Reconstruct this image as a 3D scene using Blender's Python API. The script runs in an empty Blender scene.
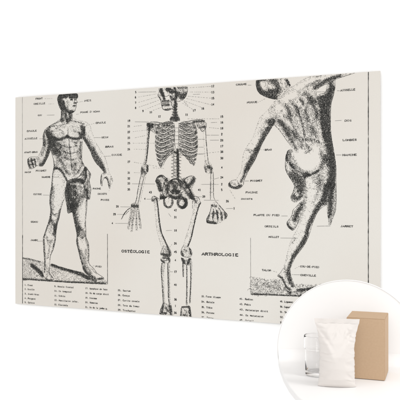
import bpy, bmesh, math, random
import numpy as np
R = math.radians
scene = bpy.context.scene
COL = scene.collection

# ------------------------------------------------------------------ camera
cam_data = bpy.data.cameras.new('camera'); cam = bpy.data.objects.new('camera', cam_data); COL.objects.link(cam)
cam.location = (0, 0, 1.5); cam.rotation_euler = (R(90), 0, 0)
cam_data.lens = 63.0; cam_data.sensor_width = 36.0; cam_data.shift_y = -0.00425
cam_data.clip_start = 0.05; cam_data.clip_end = 100
scene.camera = cam

# ------------------------------------------------------------------ light: an even white studio with one soft key from the upper right
world = bpy.data.worlds.new('World'); scene.world = world; world.use_nodes = True
bg = world.node_tree.nodes['Background']
bg.inputs['Color'].default_value = (1.0, 0.995, 0.985, 1); bg.inputs['Strength'].default_value = 0.97

def area(name, loc, target, size, energy, color=(1, 1, 1)):
    d = bpy.data.lights.new(name, 'AREA'); d.shape = 'DISK'; d.size = size; d.energy = energy; d.color = color
    o = bpy.data.objects.new(name, d); COL.objects.link(o); o.location = loc
    v = [t - l for t, l in zip(target, loc)]
    import mathutils
    o.rotation_euler = mathutils.Vector(v).to_track_quat('-Z', 'Y').to_euler()
    return o
key = area('key_softbox', (1.22, 0.85, 2.15), (0.32, 1.46, 1.17), 0.45, 0.70, (1, 0.985, 0.97)); key.data.spread = R(56)
area('front_softbox', (-0.4, -2.4, 2.7), (-0.1, 2.2, 1.5), 2.4, 56.0, (1, 0.995, 0.985))

scene.view_settings.view_transform = 'Standard'; scene.view_settings.look = 'None'
scene.view_settings.exposure = 0.0; scene.view_settings.gamma = 1.0
scene.cycles.max_bounces = 12; scene.cycles.transmission_bounces = 10; scene.cycles.caustics_refractive = True

# ------------------------------------------------------------------ materials
def mat(name, color, rough=0.5, spec=0.4):
    m = bpy.data.materials.new(name); m.use_nodes = True
    b = m.node_tree.nodes['Principled BSDF']
    b.inputs['Base Color'].default_value = (*color, 1); b.inputs['Roughness'].default_value = rough
    b.inputs['Specular IOR Level'].default_value = spec
    return m, m.node_tree, b

def noise_color(m, nt, b, c1, c2, scale, detail=4, rough=0.55, stretch=(1, 1, 1), lo=0.35, hi=0.65):
    tc = nt.nodes.new('ShaderNodeTexCoord'); mp = nt.nodes.new('ShaderNodeMapping'); mp.inputs['Scale'].default_value = stretch
    n = nt.nodes.new('ShaderNodeTexNoise'); n.inputs['Scale'].default_value = scale; n.inputs['Detail'].default_value = detail; n.inputs['Roughness'].default_value = rough
    r = nt.nodes.new('ShaderNodeValToRGB'); r.color_ramp.elements[0].position = lo; r.color_ramp.elements[1].position = hi
    r.color_ramp.elements[0].color = (*c1, 1); r.color_ramp.elements[1].color = (*c2, 1)
    nt.links.new(tc.outputs['Object'], mp.inputs['Vector']); nt.links.new(mp.outputs['Vector'], n.inputs['Vector'])
    nt.links.new(n.outputs['Fac'], r.inputs['Fac']); nt.links.new(r.outputs['Color'], b.inputs['Base Color'])
    return tc, mp, n, r

def bump(nt, b, vec, scale, strength, dist=0.001, detail=3):
    n = nt.nodes.new('ShaderNodeTexNoise'); n.inputs['Scale'].default_value = scale; n.inputs['Detail'].default_value = detail
    bp = nt.nodes.new('ShaderNodeBump'); bp.inputs['Strength'].default_value = strength; bp.inputs['Distance'].default_value = dist
    nt.links.new(vec, n.inputs['Vector']); nt.links.new(n.outputs['Fac'], bp.inputs['Height']); nt.links.new(bp.outputs['Normal'], b.inputs['Normal'])

M = {}
m, nt, b = mat('white_wall_paint', (0.93, 0.93, 0.93), 0.9, 0.1); M['wall'] = m
m, nt, b = mat('white_floor_paint', (0.9, 0.9, 0.9), 0.8, 0.1); M['floor'] = m
# aged paper of the printed board: broad pinkish and greenish drifts plus a fine grain
m, nt, b = mat('printed_cream_paper', (0.64, 0.615, 0.56), 0.42, 0.25)
tc, mp, n, r = noise_color(m, nt, b, (0.630, 0.590, 0.540), (0.655, 0.632, 0.590), 1.7, 2, 0.5)
n2 = nt.nodes.new('ShaderNodeTexNoise'); n2.inputs['Scale'].default_value = 420; n2.inputs['Detail'].default_value = 5
r2 = nt.nodes.new('ShaderNodeValToRGB'); r2.color_ramp.elements[0].color = (0.93, 0.93, 0.93, 1); r2.color_ramp.elements[1].color = (1.03, 1.03, 1.03, 1)
r2.color_ramp.elements[0].position = 0.3; r2.color_ramp.elements[1].position = 0.7
mx = nt.nodes.new('ShaderNodeMix'); mx.data_type = 'RGBA'; mx.blend_type = 'MULTIPLY'; mx.inputs['Factor'].default_value = 0.5
nt.links.new(tc.outputs['Object'], n2.inputs['Vector']); nt.links.new(n2.outputs['Fac'], r2.inputs['Fac'])
nt.links.new(r.outputs['Color'], mx.inputs['A']); nt.links.new(r2.outputs['Color'], mx.inputs['B'])
nt.links.new(mx.outputs['Result'], b.inputs['Base Color']); M['paper'] = m
m, nt, b = mat('board_edge_grey', (0.55, 0.55, 0.53), 0.4, 0.4); M['edge'] = m
m, nt, b = mat('black_printing_ink', (0.022, 0.022, 0.021), 0.6, 0.15)
noise_color(m, nt, b, (0.012, 0.012, 0.011), (0.05, 0.05, 0.047), 180, 4); M['ink'] = m
m, nt, b = mat('thin_grey_ink', (0.17, 0.17, 0.16), 0.6, 0.15); M['grey_ink'] = m
m, nt, b = mat('white_lacquer', (0.825, 0.815, 0.81), 0.55, 0.2); M['lacquer'] = m
m, nt, b = mat('grey_edge_band', (0.86, 0.855, 0.845), 0.5, 0.3); M['band'] = m
# film of the pouch
m, nt, b = mat('matt_white_film', (0.640, 0.602, 0.575), 0.42, 0.4)
tc = nt.nodes.new('ShaderNodeTexCoord'); bump(nt, b, tc.outputs['Object'], 55, 0.35, 0.002, 4)
b.inputs['Sheen Weight'].default_value = 0.1; M['film'] = m
# kraft card
m, nt, b = mat('tan_card', (0.60, 0.42, 0.27), 0.75, 0.2)
tc, mp, n, r = noise_color(m, nt, b, (0.455, 0.318, 0.206), (0.482, 0.340, 0.224), 240, 6, 0.7, (1, 1, 1))
bump(nt, b, tc.outputs['Object'], 700, 0.12, 0.0004, 3); M['card'] = m
m, nt, b = mat('clear_glass', (1, 1, 1), 0.0, 0.5)
b.inputs['Transmission Weight'].default_value = 1.0; b.inputs['IOR'].default_value = 1.31; M['glass'] = m

# ------------------------------------------------------------------ helpers
def link(name, me, material, parent=None):
    o = bpy.data.objects.new(name, me); COL.objects.link(o)
    if material is not None: me.materials.append(material)
    if parent is not None: o.parent = parent
    return o
def empty(name, loc, rz, label, cat):
    o = bpy.data.objects.new(name, None); COL.objects.link(o); o.location = loc; o.rotation_euler = (0, 0, rz)
    o.empty_display_size = 0.05; o['label'] = label; o['category'] = cat
    return o
def from_bm(name, bm, material, parent=None, smooth=False, angle=None):
    me = bpy.data.meshes.new(name); bmesh.ops.recalc_face_normals(bm, faces=bm.faces[:]); bm.to_mesh(me); bm.free()
    if smooth:
        me.polygons.foreach_set('use_smooth', [True] * len(me.polygons))
        if angle: me.set_sharp_from_angle(angle=R(angle))
    return link(name, me, material, parent)
def box_bm(x0, x1, y0, y1, z0, z1, bevel=0.0, seg=2):
    bm = bmesh.new(); bmesh.ops.create_cube(bm, size=1.0)
    for v in bm.verts: v.co = ((x0 + x1) / 2 + v.co.x * (x1 - x0), (y0 + y1) / 2 + v.co.y * (y1 - y0), (z0 + z1) / 2 + v.co.z * (z1 - z0))
    if bevel: bmesh.ops.bevel(bm, geom=bm.edges[:], offset=bevel, segments=seg, affect='EDGES')
    return bm
def lathe_bm(profile, n=96, closed=True):
    bm = bmesh.new(); rings = []
    for r_, z_ in profile:
        rings.append([bm.verts.new((0, 0, z_))] if r_ < 1e-6 else [bm.verts.new((r_ * math.cos(2 * math.pi * k / n), r_ * math.sin(2 * math.pi * k / n), z_)) for k in range(n)])
    for a, c in zip(rings, rings[1:]):
        for k in range(n):
            q = [a[k % len(a)], a[(k + 1) % len(a)], c[(k + 1) % len(c)], c[k % len(c)]]
            u = []
            for v in q:
                if v not in u: u.append(v)
            if len(u) > 2: bm.faces.new(u)
    return bm

# ------------------------------------------------------------------ the setting: wall and floor of the white studio
BX, BY, BROT = -0.62701, 2.37633, -0.420434          # left end of the board, and the direction the wall runs
ca, sa = math.cos(BROT), math.sin(BROT)
bm = box_bm(-4.0, 4.6, 0.010, 0.14, -1.858, 2.4)
wall = from_bm('wall', bm, M['wall']); wall.location = (BX, BY, 1.858); wall.rotation_euler = (0, 0, BROT); wall['kind'] = 'structure'
bm = box_bm(-6, 6, -6, 6, -0.1, 0.0); floor = from_bm('floor', bm, M['floor']); floor['kind'] = 'structure'

# ------------------------------------------------------------------ the board and its print
BW, BH = 1.21713, 0.70
chart = empty('anatomy_chart', (BX, BY, 1.858 - 0.7 - 0.01557), BROT, 'wide cream anatomy chart with two engraved figures and a skeleton, on the white wall', 'chart')
TOP = BH
bm = box_bm(0, BW, 0.0, 0.004, 0, BH, 0.0006, 1)
board = from_bm('board', bm, M['paper'], chart); board['label'] = 'cream printed board with thin edges'
bm = box_bm(0.03, BW - 0.03, 0.0042, 0.0098, 0.03, BH - 0.03); from_bm('backing', bm, M['edge'], chart)

FIG = {}
FIG['man'] = dict(polys=[
 dict(pts=[(172.2,21.3),(173.8,9.5),(180.2,2.0),(192.4,-0.5),(221.8,-0.7),(245.1,0.7),(253.6,6.4),(252.9,14.8),(249.0,25.7),(249.8,32.2),(245.9,38.5),(245.1,48.2),(239.3,60.9),(221.8,66.6),(198.3,58.9),(182.5,48.2)], base=0.12, ang=60, bands=[([(176.6,8.4),(182.5,35.0),(190.4,48.6)],12.3,1.30),([(178.6,1.9),(206.2,3.6),(250.9,5.6)],9.4,1.40),([(249.8,3.0),(250.5,12.8)],4.6,1.10),([(190.4,15.8),(198.3,9.7),(206.2,13.4)],5.4,0.90),([(219.9,13.6),(247.1,15.8)],3.6,1.20),([(225.7,20.4),(230.8,20.7)],3.2,1.20),([(241.3,21.3),(243.6,21.5)],2.5,1.20),([(194.4,29.1),(202.3,45.9),(217.9,59.8),(233.5,60.6)],6.5,1.30),([(237.4,32.8),(246.7,32.0)],2.9,0.90),([(235.1,41.2),(244.4,41.7)],2.9,1.00),([(210.1,26.7),(214.0,43.3)],5.4,0.50),([(196.4,22.7),(200.3,29.5)],3.2,0.80)]),
 dict(pts=[(186.5,41.8),(206.2,56.0),(231.6,65.4),(231.6,76.8),(247.1,87.3),(264.4,92.0),(279.7,96.6),(285.5,111.7),(275.9,130.7),(269.0,143.4),(270.2,161.2),(268.2,188.7),(268.2,217.8),(272.1,227.6),(279.7,242.3),(287.4,250.5),(260.6,269.5),(245.1,275.8),(208.5,288.5),(204.2,304.8),(182.5,304.7),(148.7,304.5),(150.7,281.3),(153.5,258.2),(157.5,241.8),(157.5,223.6),(152.7,202.0),(145.1,185.3),(130.6,148.4),(124.6,118.3),(142.7,102.4),(166.7,91.9),(184.5,81.2)], base=0.14, ang=20, bands=[([(184.5,45.0),(186.5,64.8),(186.5,84.6)],8.7,1.10),([(198.3,58.9),(202.3,78.7),(194.4,88.2)],7.9,0.70),([(221.8,64.9),(223.8,79.7),(214.0,90.7)],8.6,1.20),([(206.2,62.5),(210.1,85.6)],5.4,0.70),([(174.6,90.6),(154.7,99.6),(142.7,105.7)],5.1,0.50),([(206.2,96.9),(182.5,102.5),(150.7,104.4)],2.9,0.50),([(229.6,89.8),(252.9,95.7),(275.9,101.6)],3.2,0.60),([(142.7,128.9),(150.7,149.1),(154.7,172.3),(158.7,189.0)],15.4,1.00),([(150.7,140.8),(174.6,148.2),(194.4,145.6),(210.1,140.6)],6.2,1.10),([(210.1,140.6),(229.6,146.8),(252.9,148.6),(268.2,143.3)],5.4,1.20),([(138.7,108.9),(130.6,118.5),(130.6,135.1)],8.1,0.80),([(268.2,110.9),(272.1,124.1),(270.2,140.2)],8.5,1.20),([(260.6,133.3),(272.1,146.7)],7.1,1.00),([(162.7,156.1),(182.5,183.0),(190.4,209.5)],16.4,0.55),([(166.7,189.2),(172.6,215.7),(170.7,238.7)],8.0,0.55),([(190.4,157.0),(206.2,183.7),(210.1,210.0)],12.3,0.40),([(214.0,112.0),(215.2,138.2)],2.9,0.45),([(217.9,151.3),(221.8,184.1),(225.7,216.9),(229.6,249.6)],3.2,0.50),([(198.3,170.3),(221.8,176.0),(249.0,171.9)],3.2,0.50),([(198.3,190.0),(221.8,195.6),(252.9,191.5)],3.2,0.50),([(202.3,209.8),(225.7,216.9),(256.7,211.1)],3.2,0.45),([(264.4,162.6),(262.5,185.3),(264.4,211.2)],5.7,0.80),([(245.1,162.0),(252.9,185.0),(252.9,204.5)],7.1,0.40),([(272.1,227.6),(283.6,244.0),(283.6,250.4)],6.4,0.90),([(260.6,217.6),(264.4,237.2),(256.7,256.5)],7.1,0.50),([(158.7,243.4),(178.6,245.4),(190.4,255.5),(202.3,272.0),(210.1,285.2)],4.7,1.10),([(190.4,242.3),(206.2,255.7),(221.8,262.5)],8.7,0.50),([(233.5,243.1),(249.0,253.1),(241.3,262.8)],10.7,0.35),([(154.7,215.3),(160.3,235.2),(157.1,255.0)],4.4,0.80),([(174.6,163.0),(186.5,170.0),(182.5,179.7)],5.4,0.60),([(170.7,182.7),(182.5,192.9),(178.6,202.7)],5.4,0.60),([(229.6,155.0),(245.1,162.0),(256.7,155.9)],4.3,0.50),([(182.5,215.9),(198.3,235.9),(210.1,255.8)],5.8,0.50),([(233.5,217.0),(245.1,236.8),(233.5,259.4)],5.7,0.45),([(182.5,117.3),(198.3,131.0)],5.8,0.35),([(166.7,113.3),(182.5,107.4),(202.3,110.2)],4.4,0.40),([(233.5,122.5),(256.7,128.6)],5.0,0.30),([(153.1,261.5),(151.5,301.2)],3.3,0.70),([(174.6,110.4),(190.4,124.1),(174.6,133.4)],9.1,0.22),([(237.4,109.7),(252.9,123.3)],10.7,0.18),([(198.3,229.4),(221.8,236.4),(249.0,230.4)],7.9,0.40),([(162.7,284.8),(182.5,291.5)],10.9,-0.30),([(178.6,113.8),(198.3,117.9)],10.9,-0.20)]),
 dict(pts=[(126.6,111.7),(119.3,121.4),(114.5,137.8),(114.5,164.5),(105.6,187.5),(96.2,200.6),(86.0,204.7),(77.8,203.5),(65.4,203.9),(53.1,208.3),(50.6,219.7),(55.5,234.9),(65.4,243.5),(79.8,239.7),(90.1,233.2),(108.4,235.9),(118.5,229.8),(126.6,218.0),(136.7,201.6),(145.9,183.6),(148.7,162.2),(144.7,142.2),(138.7,122.1)], base=0.14, ang=-40, bands=[([(140.7,142.1),(140.7,165.3),(134.7,188.3),(126.6,211.3),(116.5,226.1),(106.4,232.9)],9.5,1.20),([(122.6,114.9),(118.5,138.0),(118.5,161.3)],6.6,0.80),([(126.6,151.6),(118.5,177.9),(110.4,197.6)],8.1,0.60),([(53.9,213.0),(55.5,229.9),(63.4,240.1)],5.2,1.10),([(67.5,208.3),(69.6,220.1),(75.7,237.0)],3.4,1.20),([(79.8,210.3),(83.9,223.7),(86.0,233.8)],3.4,1.00),([(57.2,218.2),(81.9,213.7)],2.6,0.80),([(58.8,229.9),(81.9,228.4)],2.6,0.90),([(94.2,207.3),(102.3,217.4),(102.3,227.5)],5.6,0.40)]),
 dict(pts=[(277.8,98.4),(285.5,97.5),(298.8,108.4),(306.3,128.6),(319.6,161.2),(332.7,180.8),(343.9,195.5),(357.3,216.6),(364.4,239.1),(369.9,258.2),(379.2,274.2),(384.7,283.8),(381.0,287.0),(375.5,278.6),(375.1,296.4),(371.4,309.1),(366.2,297.9),(364.0,285.2),(355.1,278.7),(345.8,286.6),(343.9,302.6),(338.7,296.1),(339.4,280.1),(343.2,265.8),(351.4,259.5),(336.5,243.3),(321.4,228.6),(310.1,212.3),(301.0,192.8),(287.4,171.4),(275.9,154.9),(269.4,141.8),(274.0,120.9)], base=0.06, ang=-60, bands=[([(274.0,130.6),(275.9,146.8),(287.4,163.4),(302.6,186.4),(317.7,212.5),(332.7,232.1),(351.4,256.4)],10.2,1.15),([(275.9,114.5),(273.6,133.8)],6.4,1.20),([(313.9,183.5),(325.2,203.1),(340.2,222.6),(351.4,245.2)],5.6,0.75),([(291.2,140.9),(302.6,160.6),(313.9,180.3)],5.6,0.35),([(342.1,270.6),(340.9,292.9)],3.1,0.90),([(354.4,277.1),(360.7,275.3),(366.2,283.6),(371.4,302.7)],3.1,1.00),([(377.3,274.2),(383.2,283.8)],2.1,0.80)]),
 dict(pts=[(150.7,294.6),(147.5,307.8),(142.7,330.9),(141.5,355.8),(144.3,374.0),(145.1,383.9),(140.3,410.4),(132.7,430.4),(121.0,460.5),(115.3,477.3),(115.7,500.6),(117.7,523.8),(120.2,553.6),(118.1,580.3),(118.1,596.9),(122.6,608.4),(134.7,614.4),(152.7,614.6),(158.7,609.7),(149.1,598.9),(141.1,586.0),(142.7,559.4),(145.1,532.8),(157.5,508.3),(165.1,479.4),(166.7,459.6),(173.0,426.5),(180.2,405.0),(185.7,380.3),(194.4,355.6),(204.6,337.6),(206.2,301.6)], base=0.05, ang=15, bands=[([(150.7,307.8),(145.9,334.2),(145.1,360.7),(148.3,383.9)],4.4,1.00),([(156.7,307.8),(153.9,347.5),(156.3,380.5)],6.2,0.60),([(204.6,308.1),(199.9,334.3)],4.3,0.50),([(196.4,350.7),(186.5,377.0)],3.6,0.80),([(184.5,383.6),(177.8,406.7),(170.7,426.5),(162.7,443.2)],6.9,1.20),([(146.7,390.5),(144.3,410.4),(138.7,427.0)],5.5,1.10),([(154.7,390.4),(162.7,400.3),(170.7,393.6)],4.4,0.60),([(150.7,416.9),(158.7,430.0),(162.7,446.5),(156.7,459.8)],7.7,0.90),([(132.7,433.7),(124.6,453.8),(118.5,470.6)],4.4,1.10),([(146.7,433.5),(142.7,453.4)],7.3,0.50),([(165.1,453.0),(164.3,479.4),(158.7,499.4)],5.1,1.10),([(158.7,502.7),(150.7,522.7),(145.1,542.8)],4.4,0.90),([(118.5,480.5),(119.3,507.1),(121.8,533.6),(121.8,563.5),(121.0,586.8)],4.1,0.95),([(130.6,473.6),(138.7,490.0),(150.7,483.1)],6.6,0.60),([(142.7,499.8),(138.7,519.8),(132.3,539.9)],5.5,0.55),([(128.6,560.0),(130.6,586.4),(130.6,603.0)],5.1,0.40),([(122.6,606.7),(134.7,612.8),(154.7,611.8)],3.7,0.90),([(139.5,572.8),(140.3,592.6),(150.7,604.1)],3.3,0.80)]),
 dict(pts=[(217.9,363.7),(231.2,391.4),(235.8,406.0),(242.0,432.0),(249.0,461.1),(247.1,483.9),(252.9,505.5),(260.6,533.8),(268.2,556.2),(274.0,575.4),(287.4,588.1),(302.6,595.8),(321.4,602.0),(345.8,601.4),(350.3,596.8),(340.2,588.9),(327.1,583.1),(312.8,568.0),(298.8,556.7),(294.2,547.2),(295.4,521.3),(294.2,489.1),(285.1,470.0),(283.6,447.4),(282.0,420.0),(283.6,399.0),(288.1,371.5),(289.6,344.1),(291.2,321.5),(229.6,321.3)], base=0.04, ang=-15, bands=[([(229.6,367.0),(235.4,393.0),(245.1,425.4),(254.4,457.7)],10.0,1.15),([(245.1,357.1),(249.0,386.4),(252.9,412.3),(260.6,438.2)],9.3,0.55),([(268.2,340.9),(252.9,366.8)],12.0,0.70),([(286.6,344.1),(284.7,373.2),(282.8,405.5),(281.3,434.6)],3.2,0.85),([(260.6,441.4),(272.1,454.1),(268.2,470.4)],9.2,0.70),([(248.2,457.9),(249.8,483.8),(255.2,509.7),(262.1,535.4),(268.2,554.6)],5.3,1.10),([(281.3,450.7),(283.6,473.3),(290.4,492.5)],4.6,0.70),([(292.3,495.6),(292.7,521.4),(291.9,547.2)],3.5,0.80),([(264.4,512.6),(272.1,531.8),(275.9,551.1)],7.1,0.60),([(283.6,508.8),(282.0,534.7),(285.1,554.0)],5.6,0.50),([(272.1,567.4),(283.6,579.9),(298.8,592.1),(317.7,599.6)],6.4,1.30),([(277.8,560.7),(291.2,569.8),(302.6,582.3)],7.1,0.70),([(329.0,600.3),(347.7,597.5)],3.5,1.30),([(306.3,569.2),(323.3,584.6)],3.2,0.40)]),
 dict(pts=[(208.5,288.5),(221.8,280.1),(252.9,272.7),(268.2,256.7),(281.6,238.8),(293.8,252.2),(302.6,265.2),(297.3,286.1),(302.6,310.3),(301.0,328.0),(298.8,345.4),(289.6,347.3),(279.7,339.6),(264.4,340.9),(256.7,350.6),(249.0,371.7),(242.0,391.0),(228.1,387.8),(214.0,390.6),(209.3,368.7),(203.8,344.1),(203.0,321.2)], base=0.92, ang=80, bands=[([(214.0,301.6),(217.9,334.3),(223.8,370.2)],16.5,0.70),([(237.4,301.8),(241.3,334.4),(237.4,366.9)],10.7,0.40),([(233.5,287.1),(252.9,282.4),(272.1,289.1)],6.4,0.90),([(225.7,296.8),(249.0,295.4),(275.9,302.1)],3.6,-0.50),([(279.7,243.9),(283.6,266.6),(279.7,289.2)],5.3,0.60),([(289.6,257.0),(290.4,276.4),(279.7,292.4)],3.5,-0.60),([(252.9,305.1),(268.2,315.0),(260.6,337.6)],7.1,-0.30),([(275.9,305.3),(287.4,321.5),(291.2,340.9)],4.9,0.70),([(229.6,305.0),(231.2,340.9)],3.2,-0.45),([(291.2,295.7),(296.9,315.1)],3.5,-0.30),([(245.1,277.5),(268.2,272.9)],4.3,-0.60),([(208.5,331.0),(211.7,360.5)],2.9,-0.40),([(241.3,311.6),(249.0,318.1)],2.9,-0.60),([(256.7,316.5),(260.6,324.7)],2.5,-0.70),([(221.8,318.0),(225.7,324.6)],2.5,-0.60),([(269.8,302.0),(275.9,310.5)],2.5,-0.70),([(235.8,334.4),(241.3,340.9)],2.5,-0.60),([(282.0,310.5),(287.4,304.7)],2.1,-0.70),([(220.3,347.4),(225.7,357.2)],2.5,-0.50),([(291.9,328.0),(295.0,337.7)],2.5,-0.60),([(249.0,292.1),(256.7,297.4)],2.1,-0.60)]),
], lines=[
 (0.90,[(172.2,21.3),(173.8,9.5),(180.2,2.0),(192.4,0.1)],0),
 (0.90,[(251.3,9.6),(246.7,19.0),(250.2,30.9),(245.9,33.9),(246.7,41.8),(243.6,50.1),(238.9,59.6),(221.8,65.3)],0),
 (0.70,[(232.0,67.1),(233.5,78.9),(249.0,87.4),(268.2,92.5),(285.5,97.5),(298.8,108.4),(306.3,128.6),(319.6,161.2),(332.7,180.8),(343.9,195.5),(357.3,216.6),(364.4,239.1),(369.9,258.2),(379.2,274.2),(384.7,283.8),(381.0,287.0)],1),
 (0.80,[(184.5,81.2),(166.7,91.9),(142.7,102.4),(126.6,111.7),(119.3,121.4),(114.5,137.8),(114.5,164.5),(105.6,187.5),(96.2,200.6)],0),
 (0.90,[(96.2,203.3),(77.8,203.5),(61.3,204.5),(51.4,213.0),(52.2,226.5),(57.2,238.7),(65.4,243.5),(79.8,239.7),(90.1,233.2),(108.4,235.9),(118.5,229.8),(136.7,201.6),(145.9,183.6),(152.7,202.0),(157.9,225.3),(157.5,241.8),(153.1,261.5),(150.7,284.6),(147.5,307.8),(142.7,330.9),(141.5,355.8),(145.1,383.9),(140.3,410.4),(132.7,430.4),(121.0,460.5),(115.3,477.3),(116.9,513.8),(120.2,553.6),(118.1,596.9)],0),
 (0.70,[(55.1,214.4),(67.5,211.3),(81.9,213.7)],0),
 (0.70,[(67.9,213.3),(71.2,226.8),(77.8,239.0)],0),
 (0.70,[(77.8,212.2),(81.9,223.7),(88.4,233.9)],0),
 (0.60,[(57.2,224.5),(69.6,223.4),(86.0,225.1)],0),
 (0.70,[(86.0,205.7),(92.5,213.9),(90.1,223.9)],0),
 (0.90,[(269.4,141.8),(275.9,154.9),(287.4,171.4),(301.0,192.8),(310.1,212.3),(321.4,228.6),(336.5,243.3),(351.4,259.5),(343.2,265.8),(339.4,280.1),(339.4,296.1),(343.9,302.6),(346.2,286.6),(355.1,277.1),(364.0,285.2),(367.7,299.5),(372.2,310.4),(375.5,296.4),(375.1,279.9),(383.2,288.2)],0),
 (0.80,[(269.4,143.4),(270.2,162.8),(268.2,188.7),(268.2,217.8),(272.1,227.6),(281.6,242.3),(293.8,253.8),(301.8,266.8),(296.5,286.1),(302.6,310.3),(300.3,331.2),(298.0,345.4)],0),
 (0.80,[(288.9,346.0),(287.7,369.9),(283.9,399.0),(282.4,421.6),(283.6,447.4),(285.1,470.0),(293.5,489.2),(295.4,521.3),(294.2,547.2),(298.8,556.7),(312.8,568.0),(327.1,583.1),(350.3,596.1),(345.8,601.4),(321.4,602.3),(302.6,596.4),(287.4,588.1),(274.0,575.4),(267.5,554.6)],0),
 (0.90,[(231.2,391.4),(235.8,406.0),(242.0,432.0),(249.0,461.1),(247.1,483.9),(252.9,505.5),(260.6,533.8),(268.2,556.2)],0),
 (0.90,[(203.8,338.9),(194.4,355.6),(185.7,380.3),(180.2,405.0),(173.0,426.5),(166.7,459.6),(165.1,479.4),(157.5,508.3),(145.1,532.8),(141.9,559.4),(140.7,586.0),(149.9,598.8),(158.7,609.7),(150.7,614.7),(133.1,614.9),(121.0,608.1)],0),
 (0.70,[(150.7,139.1),(170.7,147.1),(194.4,145.9),(211.7,139.3),(233.5,148.0),(256.7,148.1),(269.8,141.4)],0),
 (0.60,[(217.9,151.3),(221.8,184.1),(225.7,216.9),(229.6,252.8)],0),
 (0.70,[(157.9,243.1),(178.6,245.4),(190.4,255.5),(202.3,272.0),(210.1,285.2)],0),
 (0.60,[(275.9,229.6),(262.1,243.6),(249.0,259.6),(229.6,273.7)],0),
 (0.60,[(214.0,127.0),(213.2,140.1)],0),
 (0.60,[(190.4,95.9),(206.2,101.8),(214.0,99.5),(237.4,96.0)],1),
 (0.70,[(146.7,390.5),(158.7,397.0),(170.7,391.6),(178.6,395.5)],0),
 (0.70,[(146.7,410.3),(156.3,418.2),(168.3,412.1)],0),
 (0.70,[(256.7,438.2),(268.2,444.5),(279.7,437.8)],0),
 (0.70,[(255.2,464.2),(268.2,470.4),(283.6,461.7)],0),
 (1.10,[(221.8,13.7),(233.5,13.7)],0),
 (1.00,[(239.7,15.4),(248.2,15.9)],0),
 (0.90,[(224.2,20.3),(232.0,20.5)],0),
 (0.90,[(239.7,21.2),(245.9,21.3)],0),
 (0.80,[(238.5,18.6),(240.5,28.4),(248.2,32.1)],0),
 (0.90,[(233.5,39.8),(244.4,39.7)],0),
 (0.70,[(235.8,45.1),(242.8,44.8)],0),
 (0.70,[(192.8,17.9),(190.4,25.6),(194.4,34.4),(199.9,30.7),(199.1,21.5)],0),
 (1.00,[(208.5,289.8),(221.8,282.1),(252.9,274.6),(268.2,258.6),(281.3,240.7)],0),
 (1.00,[(203.8,340.9),(209.3,367.0),(214.0,390.6),(228.1,387.2),(242.0,391.0),(249.0,371.4),(256.7,350.0),(264.4,341.5),(279.7,340.2),(289.6,347.3)],0),
 (0.90,[(214.0,298.4),(216.4,327.8),(220.3,357.2),(224.2,380.0)],0),
 (0.90,[(228.1,295.2),(227.3,324.6),(231.2,353.9),(233.5,383.2)],0),
 (0.80,[(242.8,295.3),(243.6,321.4),(245.1,347.4),(241.3,366.9)],0),
 (0.80,[(259.0,295.5),(262.1,318.2),(259.0,340.9)],0),
 (0.90,[(274.4,289.1),(278.2,315.0),(282.0,337.6)],0),
 (0.80,[(287.4,266.6),(289.6,295.7),(292.7,334.4)],0),
 (0.70,[(217.9,287.3),(241.3,290.8),(268.2,282.6),(283.6,263.4)],0),
 (0.70,[(233.5,280.9),(256.7,281.2),(275.9,265.2)],0),
 (0.60,[(221.8,298.4),(241.3,293.4),(268.2,295.5),(283.6,286.0)],0),
 (0.60,[(206.2,311.4),(225.7,303.3),(252.9,305.1),(279.7,311.8)],0),
])
FIG['man_ground'] = dict(polys=[
 dict(pts=[(31.4,541.4),(61.3,544.4),(98.2,551.1),(118.5,555.7),(118.5,600.3),(158.7,614.9),(160.7,604.9),(144.3,585.8),(146.7,559.3),(182.5,566.4),(221.8,574.0),(260.6,580.2),(275.9,583.4),(298.8,595.3),(325.2,603.7),(351.4,601.2),(361.0,605.2),(361.0,616.0),(298.8,617.8),(221.8,618.4),(142.7,618.4),(61.3,617.0),(31.4,615.7)], base=0.36, ang=15, bands=[([(150.7,561.1),(182.5,569.7),(221.8,577.3),(260.6,587.3),(291.2,598.9)],6.9,1.20),([(69.6,567.6),(90.1,579.8),(114.5,599.1)],7.5,1.20),([(32.3,543.4),(65.4,546.9),(102.3,554.3)],4.5,0.50),([(36.4,615.4),(102.3,615.7),(182.5,616.4),(260.6,616.5),(355.1,613.8)],4.5,0.80),([(291.2,598.9),(321.4,607.1)],5.3,0.80),([(182.5,597.3),(221.8,598.8)],14.5,-0.12)]),
], lines=[
])
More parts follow.
